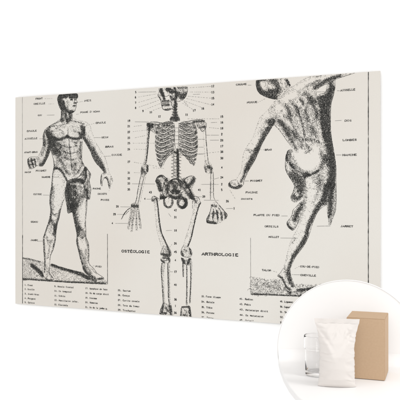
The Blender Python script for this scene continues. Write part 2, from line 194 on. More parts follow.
FIG['back'] = dict(polys=[
 dict(pts=[(864.2,1.0),(882.4,-0.1),(906.6,0.5),(936.5,0.8),(957.2,0.9),(964.5,12.4),(968.9,24.0),(951.3,34.2),(939.4,47.7),(932.0,60.1),(921.6,60.4),(903.6,54.2),(887.0,47.4),(873.3,38.0),(865.4,23.0)], base=0.55, ang=35, bands=[([(866.0,5.7),(868.4,23.2),(879.4,38.3),(897.6,46.9),(918.6,53.3)],10.7,1.20),([(870.3,2.0),(891.5,1.7)],3.9,0.70),([(882.4,11.2),(893.0,13.3),(888.5,21.6)],5.9,-1.10),([(903.6,18.3),(912.6,23.2)],4.4,-0.70),([(912.6,3.2),(927.5,15.6),(933.5,33.1)],9.4,0.60),([(945.4,5.4),(948.3,25.5)],2.9,-0.90),([(957.2,7.9),(963.0,20.8)],4.0,1.00),([(906.6,34.3),(927.5,38.4)],7.1,0.80),([(933.5,7.5),(939.4,22.1)],2.3,-0.70)]),
 dict(pts=[(921.6,62.4),(933.5,57.3),(942.4,46.5),(954.2,33.3),(968.9,26.9),(986.4,19.5),(1009.6,7.6),(1023.9,3.0),(1046.7,2.4),(1080.5,-0.7),(1122.1,0.1),(1152.1,0.1),(1141.3,4.2),(1116.6,9.0),(1096.1,14.2),(1094.5,37.8),(1090.0,59.5),(1083.9,81.3),(1082.2,108.8),(1082.2,150.3),(1086.1,183.6),(1093.1,222.4),(1097.2,257.0),(1095.0,299.6),(1090.6,318.9),(1058.1,324.3),(1012.5,307.3),(1003.8,279.2),(986.4,267.7),(966.0,250.4),(953.0,233.1),(958.9,206.6),(973.3,199.6),(957.2,179.3),(942.4,157.2),(924.6,136.5),(917.7,129.3),(900.6,94.2),(906.6,80.1)], base=0.30, ang=55, bands=[([(1083.3,48.1),(1074.9,69.7),(1069.3,97.1),(1069.3,124.8),(1072.1,152.6),(1077.7,186.1),(1084.7,219.4),(1087.5,258.2),(1086.1,307.8)],13.9,1.25),([(1058.1,68.8),(1055.2,101.9),(1060.9,138.3),(1067.9,174.7)],9.5,0.60),([(1052.4,76.8),(1035.4,75.8),(1021.1,63.8)],9.0,0.55),([(1038.2,33.0),(1055.2,25.5),(1074.9,14.4),(1108.3,7.3)],7.3,0.90),([(1083.3,26.0),(1088.9,42.9)],7.8,1.00),([(1012.5,26.9),(1029.7,22.4),(1046.7,16.3)],6.3,0.50),([(1046.7,62.5),(1069.3,61.1)],6.7,0.80),([(1009.6,49.1),(1023.9,58.4),(1035.4,70.2)],8.5,0.50),([(986.4,42.1),(998.0,59.7),(1003.8,79.7)],5.7,0.30),([(983.5,81.4),(992.2,104.4),(1000.9,132.9),(1009.6,167.0)],4.0,0.55),([(960.1,85.8),(968.9,111.8),(983.5,140.7)],10.4,0.28),([(1003.8,99.4),(1018.2,128.1),(1026.8,156.4)],14.2,0.30),([(1035.4,95.4),(1043.9,129.2)],11.3,0.30),([(936.5,124.5),(954.2,150.8),(971.8,176.9)],8.7,0.60),([(924.6,112.5),(948.3,136.4),(960.1,159.5)],7.6,0.35),([(980.6,154.7),(995.1,177.7),(998.0,197.5)],9.2,0.45),([(1003.8,178.0),(1026.8,178.8),(1049.6,185.1)],5.7,0.50),([(1012.5,192.3),(1023.9,206.7),(1009.6,214.7)],4.5,0.50),([(971.8,185.4),(983.5,199.9),(986.4,211.3)],5.2,0.55),([(957.2,204.8),(954.2,227.4),(956.0,250.2),(968.9,270.2)],4.9,1.10),([(966.0,210.7),(963.0,233.3),(971.8,253.3)],7.5,0.50),([(974.8,225.1),(983.5,242.2)],5.7,0.35),([(968.9,256.1),(983.5,276.1),(998.0,284.7),(1012.5,276.5)],10.4,1.10),([(1015.3,279.3),(1032.5,274.0),(1046.7,265.8)],4.0,0.90),([(1052.4,215.8),(1063.7,235.6),(1055.2,257.6)],8.4,0.60),([(1069.3,224.6),(1074.9,249.6)],7.0,0.50),([(1046.7,279.7),(1052.4,302.0)],14.0,0.35),([(948.3,73.8),(963.0,97.3),(966.0,120.1)],7.0,0.40),([(966.0,66.3),(983.5,87.1),(986.4,109.8)],5.8,0.45),([(1018.2,74.9),(1012.5,99.8),(1018.2,122.5)],5.7,0.40),([(1029.7,145.4),(1041.1,168.1)],8.5,0.40),([(963.0,142.6),(983.5,171.7)],6.3,0.45),([(1026.8,78.1),(1041.1,95.7),(1043.9,118.1)],4.5,0.50),([(995.1,65.2),(1003.8,76.9),(995.1,87.7)],4.6,0.50),([(942.4,96.3),(954.2,113.9)],6.4,0.40),([(1045.0,44.6),(1055.2,39.1),(1070.4,30.7)],5.6,-2.50),([(1046.7,47.5),(1066.5,45.4)],4.5,-2.50),([(1046.7,54.2),(1052.4,51.7)],3.4,-1.50),([(954.2,65.6),(966.0,55.0),(983.5,47.6)],11.6,-0.35),([(995.1,76.4),(1003.8,88.1)],6.9,-0.35),([(930.5,84.3),(948.3,96.6)],11.7,-0.30),([(995.1,222.8),(1018.2,242.9),(1032.5,234.9)],20.0,-0.60),([(1041.1,204.4),(1046.7,215.7)],9.9,-0.40),([(986.4,30.8),(1012.5,21.3),(1035.4,10.5)],7.5,-0.35),([(1063.7,8.0),(1080.5,3.7)],3.9,-0.30),([(1018.2,287.8),(1029.7,307.4)],8.5,-0.25)]),
 dict(pts=[(921.6,78.1),(906.6,84.2),(891.5,96.6),(876.4,110.3),(868.4,130.1),(861.1,150.0),(853.4,169.2),(838.0,189.8),(826.3,211.9),(821.6,238.9),(820.1,256.4),(813.2,270.9),(804.1,286.5),(789.7,290.5),(779.0,298.3),(780.8,308.6),(792.8,313.4),(803.8,315.2),(816.3,311.8),(825.6,301.6),(827.2,291.4),(841.1,262.5),(858.0,236.8),(869.0,215.0),(884.3,182.6),(900.6,156.7),(916.8,134.5),(927.5,121.2),(933.5,95.8)], base=0.05, ang=35, bands=[([(913.8,126.3),(897.6,151.4),(882.4,175.3),(867.2,205.2),(851.9,233.7),(837.7,258.4)],9.7,1.15),([(897.6,122.7),(906.6,120.3),(915.6,120.7)],8.8,0.90),([(888.5,139.6),(879.4,156.5)],8.9,0.35),([(864.2,199.3),(850.4,206.2),(836.5,201.4)],4.8,0.50),([(851.9,216.3),(839.6,239.3),(827.2,265.2)],6.0,0.35),([(833.4,262.4),(825.3,279.8),(817.9,294.3)],4.8,0.90),([(780.2,298.6),(786.5,308.1),(802.3,311.7),(817.9,305.9)],4.9,1.30),([(786.5,295.7),(799.1,301.7)],3.7,0.50),([(808.5,294.2),(811.6,305.9)],3.6,0.60),([(870.3,127.3),(858.0,155.7)],3.0,0.15)]),
 dict(pts=[(953.0,230.2),(951.9,252.9),(958.9,272.9),(970.7,291.7),(979.1,307.1),(976.5,321.2),(968.9,335.3),(970.1,347.8),(980.6,354.5),(994.0,349.4),(1005.0,338.2),(1009.6,318.5),(1012.5,296.1),(1006.7,268.0),(986.4,250.7)], base=0.66, ang=60, bands=[([(974.8,278.8),(992.2,295.9),(995.1,318.5)],14.4,0.60),([(957.2,238.8),(963.0,261.6)],5.8,-0.40),([(974.8,335.3),(986.4,343.8),(998.0,335.3)],5.7,0.60),([(983.5,318.4),(989.3,335.3)],3.4,-0.40)]),
 dict(pts=[(1010.7,318.5),(1006.1,338.2),(996.9,351.1),(989.3,359.6),(978.8,370.3),(971.8,383.4),(969.5,397.6),(960.1,407.9),(956.0,413.0),(961.3,424.3),(973.6,432.6),(981.8,425.6),(989.3,411.4),(998.0,391.6),(1005.5,370.7)], base=0.50, ang=60, bands=[([(1000.9,360.7),(989.3,380.4),(979.4,403.1)],8.0,0.70),([(957.2,411.9),(966.0,425.9),(974.8,430.3)],3.5,1.00),([(977.7,373.2),(992.2,363.5)],3.4,-0.40),([(968.9,408.9),(974.8,420.1)],3.5,-0.50)]),
 dict(pts=[(1011.9,296.1),(1008.4,318.5),(1006.7,338.2),(1006.7,371.9),(998.0,400.0),(988.2,428.3),(976.5,448.3),(968.9,462.7),(959.5,495.5),(952.4,522.7),(947.1,539.9),(937.7,554.6),(930.5,563.4),(939.4,569.9),(946.5,580.9),(955.4,596.4),(968.9,605.8),(984.7,603.9),(979.4,589.5),(970.7,567.3),(967.1,544.8),(971.8,527.6),(981.8,508.9),(995.1,488.7),(1007.8,472.9),(1019.9,447.4),(1022.2,430.5),(1032.5,409.7),(1041.1,391.2),(1049.3,375.8),(1060.9,364.9),(1073.2,359.3),(1091.7,341.0),(1094.5,305.2),(1052.4,285.4)], base=0.05, ang=30, bands=[([(1069.3,307.7),(1063.7,338.2),(1049.6,363.2),(1032.5,391.2),(1019.9,422.2),(1012.5,450.3),(998.0,476.0),(977.7,504.8)],8.1,1.20),([(1052.4,296.5),(1046.7,329.8),(1035.4,357.7)],9.0,0.35),([(1080.5,291.2),(1077.7,324.4),(1066.5,354.8)],11.1,0.90),([(1012.5,312.9),(1011.3,346.6),(1006.7,374.7)],5.1,0.55),([(1003.8,385.9),(995.1,411.3)],2.8,0.35),([(974.8,510.6),(966.0,530.7),(962.5,550.7),(966.0,570.3),(973.0,589.8)],6.3,1.10),([(980.6,456.7),(971.8,468.2)],5.2,0.35),([(950.1,539.8),(957.2,556.6)],6.4,0.60),([(933.5,564.4),(944.2,571.3),(953.0,590.8),(966.0,601.5)],4.7,1.10),([(954.2,562.4),(963.0,581.8)],5.8,0.50),([(957.2,502.7),(953.0,525.5)],2.6,0.40)]),
 dict(pts=[(1071.0,354.8),(1080.5,324.4),(1097.2,299.7),(1097.8,346.5),(1095.6,376.8),(1088.9,396.2),(1082.2,415.6),(1077.7,416.8),(1074.9,399.1),(1072.1,377.0)], base=0.70, ang=80, bands=[([(1086.1,307.8),(1083.3,346.5),(1079.4,390.8)],6.9,0.60),([(1081.6,388.0),(1080.0,407.3)],2.2,-0.30)]),
], lines=[
 (0.90,[(864.8,1.6),(864.8,17.2),(872.7,36.8),(888.5,48.1),(906.6,55.5),(921.6,60.4)],0),
 (0.60,[(942.4,49.0),(960.1,32.5),(978.8,23.6),(995.1,13.9),(1009.6,6.8),(1023.9,2.5),(1046.7,1.8)],1),
 (0.80,[(1041.1,3.7),(1058.1,1.0)],0),
 (0.80,[(1152.1,0.1),(1124.9,6.8),(1097.2,14.2),(1080.5,23.0),(1058.1,30.4),(1039.3,43.1)],0),
 (0.80,[(1039.9,44.3),(1045.0,58.5),(1052.4,52.9),(1067.6,48.8),(1073.8,27.6)],0),
 (0.60,[(921.6,78.1),(906.6,84.2),(891.5,96.6),(876.4,110.3),(868.4,130.1),(861.1,150.0),(853.4,169.2),(838.0,189.8),(826.3,211.9),(821.6,238.9),(820.1,256.4),(813.2,270.9),(804.1,286.5)],1),
 (0.90,[(804.1,287.7),(789.7,290.5),(779.6,298.3),(780.8,308.6),(792.8,313.4),(803.8,315.2),(816.3,311.8),(825.6,301.6),(827.2,291.4),(841.1,262.5),(858.0,236.8),(869.0,215.0),(884.3,182.6),(900.6,156.7),(917.4,133.3),(924.6,137.1),(942.4,157.7),(957.2,179.3),(973.3,199.6)],0),
 (0.90,[(963.0,206.1),(956.0,216.1),(952.7,233.1),(953.0,258.6),(960.1,275.8),(970.7,291.7),(978.8,307.1),(975.3,324.0),(968.9,337.0),(971.2,348.9),(980.6,354.0)],0),
 (0.80,[(1095.6,15.8),(1094.5,37.8),(1090.0,59.5),(1083.9,81.3),(1082.2,108.8),(1082.2,150.3),(1086.1,183.6),(1093.1,222.4),(1097.2,257.0),(1097.2,299.7),(1097.8,346.5),(1095.6,376.8),(1088.9,396.2),(1082.2,415.6)],0),
 (0.80,[(996.3,352.2),(986.4,364.7),(974.8,376.6),(970.1,394.7),(957.2,410.8),(961.3,424.3),(973.6,432.6),(981.8,425.6),(992.2,405.7),(1005.5,371.9)],0),
 (0.70,[(1011.3,298.9),(1006.7,338.2),(1006.7,371.9),(998.0,400.0),(988.2,428.3)],1),
 (0.60,[(988.2,428.3),(968.9,462.7),(959.5,495.5),(952.4,522.7),(947.1,539.9)],1),
 (0.80,[(946.5,541.1),(937.7,554.6),(929.3,563.5),(939.4,570.4),(946.5,580.9),(955.4,596.4),(968.9,606.4),(985.3,603.8),(976.5,582.3),(968.9,561.7),(967.1,542.0)],0),
 (0.80,[(967.7,539.1),(981.8,508.9),(1007.8,472.9),(1020.5,447.4),(1032.5,409.7),(1049.3,375.8),(1073.2,359.3)],0),
 (0.60,[(983.5,75.8),(992.2,104.4),(1000.9,132.9),(1008.4,167.0),(1012.5,195.1)],0),
 (0.60,[(951.3,96.7),(966.0,120.1),(983.5,151.9),(995.1,180.5)],0),
 (0.60,[(1015.3,60.7),(1021.1,89.0),(1015.3,111.2)],1),
 (0.70,[(971.8,261.8),(989.3,279.0),(1012.5,279.3),(1032.5,274.0),(1052.4,260.3)],0),
 (0.70,[(927.5,61.3),(945.4,70.8),(966.0,74.8)],1),
 (0.60,[(912.6,82.2),(927.5,73.8),(939.4,70.5)],1),
 (0.60,[(882.4,6.9),(891.5,9.2),(893.9,17.4),(887.9,23.3)],0),
 (0.60,[(900.6,13.8),(910.8,18.5),(915.0,27.9)],0),
])
FIG['back_ground'] = dict(polys=[
 dict(pts=[(848.8,570.0),(870.3,570.8),(894.5,574.8),(918.6,572.6),(939.4,572.7),(948.3,585.4),(960.1,604.6),(986.4,604.9),(980.6,586.6),(1000.9,583.9),(1029.7,584.1),(1058.1,580.4),(1094.5,579.7),(1135.8,574.9),(1135.8,614.2),(1080.5,616.4),(995.1,619.0),(906.6,620.7),(848.8,621.1)], base=0.34, ang=10, bands=[([(966.0,604.3),(989.3,601.9),(1018.2,597.0),(1046.7,591.0),(1080.5,584.3)],4.3,1.20),([(851.9,619.2),(906.6,619.0),(966.0,618.5),(1023.9,616.3)],2.7,0.90),([(954.2,596.4),(966.0,610.0)],5.8,0.80),([(882.4,588.7),(906.6,596.0),(936.5,597.4)],8.9,0.15),([(995.1,611.2),(1052.4,608.0)],5.7,0.30)]),
], lines=[
])
FIG['skeleton'] = dict(polys=[
 dict(pts=[(548.0,4.5),(572.8,4.2),(603.5,3.8),(645.5,4.1),(645.5,18.0),(640.5,34.0),(630.5,43.7),(617.0,48.3),(609.6,49.1),(604.9,59.8),(591.3,70.1),(576.3,73.6),(563.2,69.2),(558.4,56.7),(555.6,44.3),(550.1,34.7),(545.3,25.2),(548.7,15.0)], base=0.20, ang=40, bands=[([(556.3,8.1),(557.0,15.5),(561.2,23.1)],6.2,1.50),([(578.3,8.9),(586.5,13.0),(593.3,17.7)],7.5,1.50),([(564.6,29.5),(567.3,38.8)],3.9,1.40),([(602.1,4.9),(604.9,18.5),(608.2,36.9)],4.8,1.10),([(613.6,6.9),(630.5,7.9),(643.2,8.8)],3.8,0.60),([(613.6,25.1),(627.1,32.0),(640.5,28.5)],8.3,0.85),([(623.7,39.6),(633.8,38.4)],4.5,0.90),([(602.1,39.6),(605.5,52.0)],4.5,1.10),([(560.5,44.5),(583.1,44.6)],2.9,0.90),([(561.2,57.5),(583.1,57.4)],2.9,1.00),([(566.0,71.2),(586.5,69.8)],2.9,0.80),([(589.9,32.8),(595.4,42.3)],5.5,0.80),([(548.7,30.4),(554.3,39.9)],3.3,0.90),([(620.4,15.2),(633.8,20.3)],9.6,0.30),([(571.5,16.4),(572.8,25.7)],5.2,-0.30),([(576.3,32.0),(583.1,36.7)],5.2,-0.20)]),
 dict(pts=[(593.3,57.4),(612.3,52.3),(610.3,73.5),(613.0,85.8),(620.4,101.3),(617.0,109.0),(588.6,107.8),(586.5,96.7),(595.4,81.9)], base=0.50, ang=0, bands=[([(606.9,58.1),(604.9,79.3),(606.9,103.7)],7.1,0.80),([(589.9,99.9),(617.0,101.2)],5.8,0.80)]),
 dict(pts=[(505.5,108.4),(545.3,113.2),(547.3,134.8),(534.9,143.6),(520.9,133.8),(506.9,134.5)], base=0.62, ang=30, bands=[([(506.9,111.6),(524.4,118.5)],7.3,0.90),([(513.9,124.2),(517.4,133.7)],4.0,0.50)]),
 dict(pts=[(660.5,110.4),(696.6,106.0),(707.7,117.3),(706.4,135.1),(696.6,145.5),(683.5,134.2),(670.4,139.7)], base=0.34, ang=-30, bands=[([(663.8,112.3),(699.9,112.2)],3.2,0.80),([(686.8,131.3),(703.2,129.0)],3.5,0.60)]),
 dict(pts=[(548.7,110.9),(599.4,113.7),(600.1,194.8),(583.1,206.5),(566.0,227.5),(555.6,248.8),(543.9,230.1),(535.6,192.9),(534.9,162.1),(539.7,125.3)], base=0.82, ang=35, bands=[([(541.8,140.8),(540.4,180.8),(548.7,224.1)],6.5,0.35),([(555.0,118.6),(561.4,126.8),(572.5,130.3),(587.1,122.4),(600.8,116.2)],3.8,-1.10),([(544.6,132.0),(552.5,140.3),(566.1,143.9),(584.1,136.3),(600.8,130.2)],3.8,-1.10),([(539.7,145.6),(548.4,153.9),(563.1,157.5),(582.6,150.3),(600.8,144.2)],3.8,-1.10),([(536.9,159.4),(546.0,167.7),(561.4,171.3),(581.8,164.3),(600.8,158.3)],3.8,-1.10),([(535.6,173.2),(544.8,181.5),(560.5,185.1),(581.4,178.3),(600.8,172.3)],3.8,-1.10),([(535.9,187.1),(545.1,195.4),(560.7,198.9),(581.5,192.4),(600.8,186.3)],3.8,-1.10),([(537.6,201.0),(551.9,207.9),(568.5,209.1),(584.9,206.2)],3.8,-1.10),([(540.4,215.0),(550.2,220.9),(561.7,220.9),(573.0,217.8)],3.8,-1.10),([(545.3,228.9),(550.0,233.8),(555.6,232.8),(561.1,229.5)],3.8,-1.10)]),
 dict(pts=[(618.4,114.6),(660.5,114.0),(675.7,130.9),(680.3,167.0),(678.9,203.0),(668.4,244.8),(653.8,223.4),(633.8,206.6),(617.0,195.2)], base=0.76, ang=-35, bands=[([(673.7,145.8),(675.7,184.9),(669.1,226.8)],6.3,0.35),([(655.8,122.8),(650.4,130.4),(641.1,133.1),(628.7,124.1),(617.0,116.9)],3.6,-1.10),([(669.1,136.9),(661.8,144.4),(649.4,147.0),(632.7,138.2),(617.0,130.9)],3.6,-1.10),([(676.3,150.7),(668.1,158.2),(653.9,160.7),(634.9,152.2),(617.0,144.9)],3.6,-1.10),([(679.6,164.3),(670.9,171.8),(656.0,174.3),(635.9,166.1),(617.0,158.8)],3.6,-1.10),([(680.3,177.8),(671.5,185.4),(656.4,187.9),(636.1,180.1),(617.0,172.8)],3.6,-1.10),([(679.9,191.3),(671.2,198.9),(656.2,201.5),(636.0,194.0),(617.0,186.7)],3.6,-1.10),([(678.3,204.8),(663.5,210.8),(646.2,211.1),(628.7,207.3)],3.6,-1.10),([(675.0,218.2),(664.6,223.5),(652.5,223.0),(640.3,219.4)],3.6,-1.10),([(670.4,231.6),(664.8,236.2),(658.4,234.9),(651.9,231.4)],3.6,-1.10)]),
 dict(pts=[(599.4,194.7),(616.3,195.2),(618.4,280.2),(598.1,280.0)], base=0.30, ang=85, bands=[([(613.0,195.1),(613.6,280.2)],4.5,1.20),([(600.1,200.9),(606.9,204.1)],4.8,0.80)]),
 dict(pts=[(536.3,288.5),(545.3,274.5),(559.1,270.3),(572.8,280.9),(583.1,298.1),(593.3,310.4),(589.9,322.6),(579.7,334.8),(569.4,344.0),(552.2,345.2),(550.1,328.6),(541.8,310.1)], base=0.30, ang=40, bands=[([(539.7,285.5),(548.7,297.9),(553.6,316.3)],7.9,1.10),([(566.0,294.9),(572.8,316.4)],4.5,0.50),([(541.8,277.5),(559.1,273.4)],3.3,0.80),([(559.1,273.4),(572.8,288.9)],3.9,0.50),([(552.2,340.9),(572.8,342.1)],5.9,1.10),([(576.3,304.2),(579.7,325.6)],4.9,0.60)]),
 dict(pts=[(673.7,283.9),(665.1,276.0),(647.2,277.6),(633.8,284.7),(627.1,298.5),(623.7,313.6),(633.8,325.8),(647.2,337.9),(660.5,346.9),(672.4,343.9),(667.1,325.9),(661.8,310.8),(670.4,298.9)], base=0.32, ang=-40, bands=[([(667.1,283.8),(657.1,298.8),(643.8,307.7)],6.9,1.00),([(630.5,286.4),(643.8,304.7),(657.1,322.9)],3.2,0.90),([(657.1,331.9),(663.8,343.9)],7.6,1.10)]),
 dict(pts=[(583.1,295.1),(596.7,284.2),(617.0,284.5),(630.5,296.7),(627.1,313.7),(617.0,328.8),(603.5,334.8),(589.9,325.7),(581.7,313.4)], base=0.40, ang=0, bands=[([(593.3,295.2),(603.5,310.5),(596.7,322.6)],7.7,0.70),([(617.0,289.3),(623.7,307.6)],5.1,0.80),([(610.3,322.7),(623.7,324.6)],5.8,1.30),([(586.5,289.0),(606.9,281.9),(627.1,292.5)],3.2,0.90)]),
 dict(pts=[(613.6,356.1),(627.1,339.7),(641.8,353.0),(637.2,371.2),(620.4,373.1)], base=0.10, ang=30, bands=[([(633.8,343.9),(640.5,356.0),(630.5,371.2)],4.8,1.20)]),
 dict(pts=[(569.4,278.4),(586.5,281.1),(606.9,280.1),(627.1,281.6),(643.8,278.7),(650.5,298.7),(657.1,316.8),(663.8,337.9),(647.2,347.0),(627.1,340.9),(604.9,347.0),(579.7,340.9),(555.6,347.1),(552.2,328.6),(562.5,307.2)], base=0.20, ang=60, bands=[([(572.8,282.8),(579.7,301.2),(576.3,322.6)],5.8,0.60),([(633.8,283.4),(630.5,304.6),(643.8,325.8)],5.7,0.60),([(586.5,334.8),(603.5,340.9),(623.7,333.6)],6.5,1.00),([(593.3,319.6),(613.6,322.7)],5.2,0.80),([(559.1,334.8),(572.8,347.0)],6.5,0.80),([(650.5,331.9),(660.5,343.9)],7.0,0.80),([(606.9,295.3),(603.5,313.5)],3.9,0.60)]),
 dict(pts=[(600.1,351.9),(598.8,360.4),(594.7,367.4),(588.9,372.7),(581.7,374.5),(574.5,373.3),(568.4,368.8),(563.9,361.8),(561.8,353.5),(562.9,344.9),(566.3,337.2),(572.1,332.0),(579.0,329.3),(586.2,330.2),(592.6,334.2),(597.4,340.6),(599.8,348.8)], base=0.06, ang=20, bands=[([(595.0,346.4),(596.0,353.1),(595.0,359.8),(592.0,365.3),(587.2,369.3),(581.7,370.9),(575.9,370.0),(571.1,366.3),(567.3,360.8),(566.0,354.4),(566.7,347.7)],3.9,0.95)]),
 dict(pts=[(647.8,355.4),(646.5,363.0),(642.2,369.3),(635.8,373.6),(628.4,375.4),(620.7,374.3),(614.3,370.4),(609.6,364.3),(607.6,357.0),(608.6,349.4),(612.3,342.7),(618.4,337.9),(625.8,335.5),(633.5,336.4),(640.2,339.7),(645.2,345.5),(647.5,352.7)], base=0.08, ang=20, bands=[([(614.0,360.1),(613.3,354.6),(614.7,349.1),(618.0,344.6),(622.7,341.5),(628.4,340.6),(633.5,341.8),(638.2,345.2),(641.2,350.0),(642.2,355.4),(641.2,360.9),(638.2,365.7),(633.5,369.1),(628.4,370.3),(622.7,369.4),(618.0,366.4),(614.7,361.9)],4.8,1.00),([(640.2,347.9),(642.8,352.7),(643.5,358.1),(642.2,363.6),(638.8,368.1),(634.1,371.2),(628.4,372.1)],5.4,0.80)]),
 dict(pts=[(524.4,340.9),(532.8,362.5),(540.4,433.3),(546.7,457.8),(557.7,491.3),(581.7,493.7),(566.0,463.5),(555.0,436.1),(545.3,362.4),(541.8,342.1)], base=0.10, ang=80, bands=[([(541.8,342.1),(545.3,362.4),(555.0,436.1),(566.0,463.5),(581.7,493.7)],3.8,1.10)]),
 dict(pts=[(663.8,339.7),(668.4,362.0),(655.8,413.2),(645.8,443.5),(632.5,483.1),(647.2,488.8),(658.5,461.4),(670.4,413.0),(682.2,370.9),(690.1,354.4)], base=0.10, ang=80, bands=[([(690.1,354.4),(682.2,370.9),(670.4,413.0),(658.5,461.4),(647.2,488.8)],3.6,1.10)]),
 dict(pts=[(520.9,344.0),(527.9,334.7),(541.8,337.8),(552.2,350.1),(538.3,356.3),(525.8,353.3)], base=0.35, ang=20, bands=[([(524.4,350.2),(538.3,344.0)],3.9,0.60)]),
 dict(pts=[(660.5,334.9),(677.0,337.9),(686.8,349.9),(677.0,358.9),(663.8,356.0)], base=0.30, ang=-20, bands=[([(663.8,340.9),(673.7,352.9)],3.8,0.70)]),
 dict(pts=[(557.0,491.3),(566.0,485.0),(581.7,493.7),(589.2,508.7),(586.5,521.0),(569.4,520.4),(555.6,512.9)], base=0.22, ang=30, bands=[([(579.7,490.7),(586.5,505.8),(581.7,518.1)],5.2,1.00),([(559.1,514.6),(576.3,517.7)],4.9,1.10),([(569.4,500.2),(576.3,506.1)],3.2,0.30)]),
 dict(pts=[(559.1,522.0),(585.1,522.9),(589.9,530.1),(581.7,542.6),(562.5,540.3),(553.6,531.4)], base=0.30, ang=10, bands=[([(555.6,534.4),(566.0,540.1)],4.6,0.90),([(581.7,524.2),(586.5,536.3)],3.9,0.90),([(562.5,524.9),(579.7,526.2)],2.6,0.80)]),
 dict(pts=[(623.7,495.5),(633.8,483.1),(649.2,488.7),(659.1,500.5),(657.1,515.6),(640.5,522.2),(625.8,513.6)], base=0.20, ang=-20, bands=[([(653.8,491.6),(657.1,509.6)],3.8,0.90),([(625.1,504.6),(630.5,516.5)],4.2,0.90),([(633.8,498.2),(643.8,501.0)],3.2,0.50)]),
 dict(pts=[(623.7,521.6),(640.5,525.2),(657.1,521.6),(660.5,533.5),(649.2,546.0),(633.8,540.6),(625.8,531.8)], base=0.45, ang=20, bands=[([(627.1,522.7),(633.8,537.6)],4.8,0.90),([(653.8,524.8),(647.2,540.1)],3.8,0.80)]),
 dict(pts=[(557.7,540.4),(556.3,568.1),(559.1,604.8),(561.2,635.4),(563.2,665.9),(569.4,665.6),(566.0,622.9),(565.3,576.9),(569.4,543.1)], base=0.35, ang=80, bands=[([(557.7,540.4),(556.3,568.1),(559.1,604.8),(561.2,635.4),(563.2,665.9)],2.9,0.60)]),
 dict(pts=[(578.3,539.7),(579.0,570.2),(580.4,612.9),(581.0,646.5),(584.5,670.7),(591.3,670.3),(587.2,652.3),(585.8,615.7),(585.8,566.9),(586.5,536.3)], base=0.35, ang=80, bands=[([(578.3,539.7),(579.0,570.2),(580.4,612.9),(581.0,646.5),(584.5,670.7)],2.9,0.60)]),
 dict(pts=[(629.1,534.7),(629.8,558.9),(630.5,580.1),(633.1,579.9),(633.8,561.8),(633.8,537.6)], base=0.35, ang=80, bands=[([(629.1,534.7),(629.8,558.9),(630.5,580.1)],2.9,0.60)]),
 dict(pts=[(641.8,543.3),(642.5,576.5),(642.5,624.8),(641.2,664.2),(645.8,663.9),(645.8,636.7),(645.2,588.4),(645.8,546.2)], base=0.35, ang=80, bands=[([(641.8,543.3),(642.5,576.5),(642.5,624.8),(641.2,664.2)],2.9,0.60)]),
 dict(pts=[(653.8,536.8),(655.8,572.9),(654.5,618.1),(651.8,657.5),(655.8,657.2),(657.1,621.0),(659.8,572.7),(660.5,533.5)], base=0.35, ang=80, bands=[([(653.8,536.8),(655.8,572.9),(654.5,618.1),(651.8,657.5)],2.9,0.60)]),
 dict(pts=[(560.5,663.0),(588.6,666.2),(594.7,679.2),(596.7,703.5),(550.8,703.6),(555.6,681.8)], base=0.30, ang=20, bands=[([(562.5,669.1),(559.1,690.8)],4.6,0.80),([(586.5,673.7),(589.9,694.8)],5.8,1.00),([(555.6,697.1),(572.8,694.1)],4.2,0.80),([(572.8,677.6),(579.7,686.3)],3.9,0.60)]),
 dict(pts=[(625.8,669.4),(652.5,666.5),(657.1,681.2),(658.5,703.4),(622.4,703.5),(623.1,683.5)], base=0.22, ang=20, bands=[([(623.7,674.3),(623.7,698.6)],2.9,1.00),([(652.5,669.5),(655.1,699.4)],4.4,1.10),([(627.1,672.3),(650.5,669.6)],2.9,0.90),([(630.5,695.1),(643.8,697.2)],3.8,0.70)]),
 dict(pts=[(507.6,114.7),(519.5,116.4),(517.4,133.7),(512.5,161.3),(511.1,195.4),(506.2,223.1),(502.0,238.5),(494.9,238.4),(499.2,213.7),(504.8,179.7),(506.9,148.8)], base=0.25, ang=80, bands=[([(516.7,118.2),(512.5,155.2),(509.7,195.3),(503.4,235.5)],3.6,0.90)]),
 dict(pts=[(487.1,241.4),(499.9,234.2),(512.5,241.8),(511.8,259.2),(503.4,269.6),(492.8,278.8),(484.3,266.2)], base=0.40, ang=40, bands=[([(509.0,241.8),(509.0,257.3)],4.3,0.80),([(487.9,247.6),(489.3,266.3)],4.0,0.70),([(492.8,253.9),(503.4,266.5)],4.0,0.60)]),
 dict(pts=[(450.1,361.6),(460.8,355.3),(477.2,358.4),(478.6,373.9),(468.0,378.4),(451.5,375.3)], base=0.50, ang=20, bands=[([(450.1,366.0),(475.1,367.7)],4.7,0.70)]),
 dict(pts=[(703.2,227.5),(716.2,230.8),(727.8,248.9),(729.1,263.7),(719.4,272.5),(706.4,266.4),(699.9,254.3)], base=0.30, ang=-40, bands=[([(712.9,248.6),(724.6,253.6)],5.0,1.00),([(703.2,248.4),(706.4,263.4)],3.7,0.60),([(722.7,257.7),(725.9,269.6)],3.1,0.60)]),
 dict(pts=[(722.7,360.6),(735.6,351.6),(748.4,362.8),(761.2,376.4),(773.9,389.8),(772.0,402.8),(758.0,413.6),(740.1,419.2),(725.9,418.8),(709.7,416.1),(707.7,405.3),(718.1,388.6),(719.4,373.7)], base=0.22, ang=60, bands=[([(709.7,412.5),(722.7,415.3),(738.8,418.0)],5.9,1.20),([(725.9,363.5),(738.8,366.4)],4.0,0.70),([(732.3,382.5),(729.1,400.3)],3.1,0.90),([(742.0,379.4),(745.2,403.1)],3.1,0.90),([(754.8,385.3),(758.0,405.9)],3.1,0.80),([(767.5,385.2),(770.7,399.8)],3.7,0.90),([(716.2,391.5),(712.9,403.5)],3.7,0.80),([(722.7,388.5),(748.4,385.3)],2.5,0.60)]),
], lines=[
 (0.90,[(548.0,5.1),(549.4,15.0),(545.3,25.2),(550.8,35.4),(555.6,44.3),(557.7,56.7),(563.2,69.2),(576.3,73.6),(591.3,70.1),(604.9,59.8),(609.6,48.5),(606.9,33.8)],0),
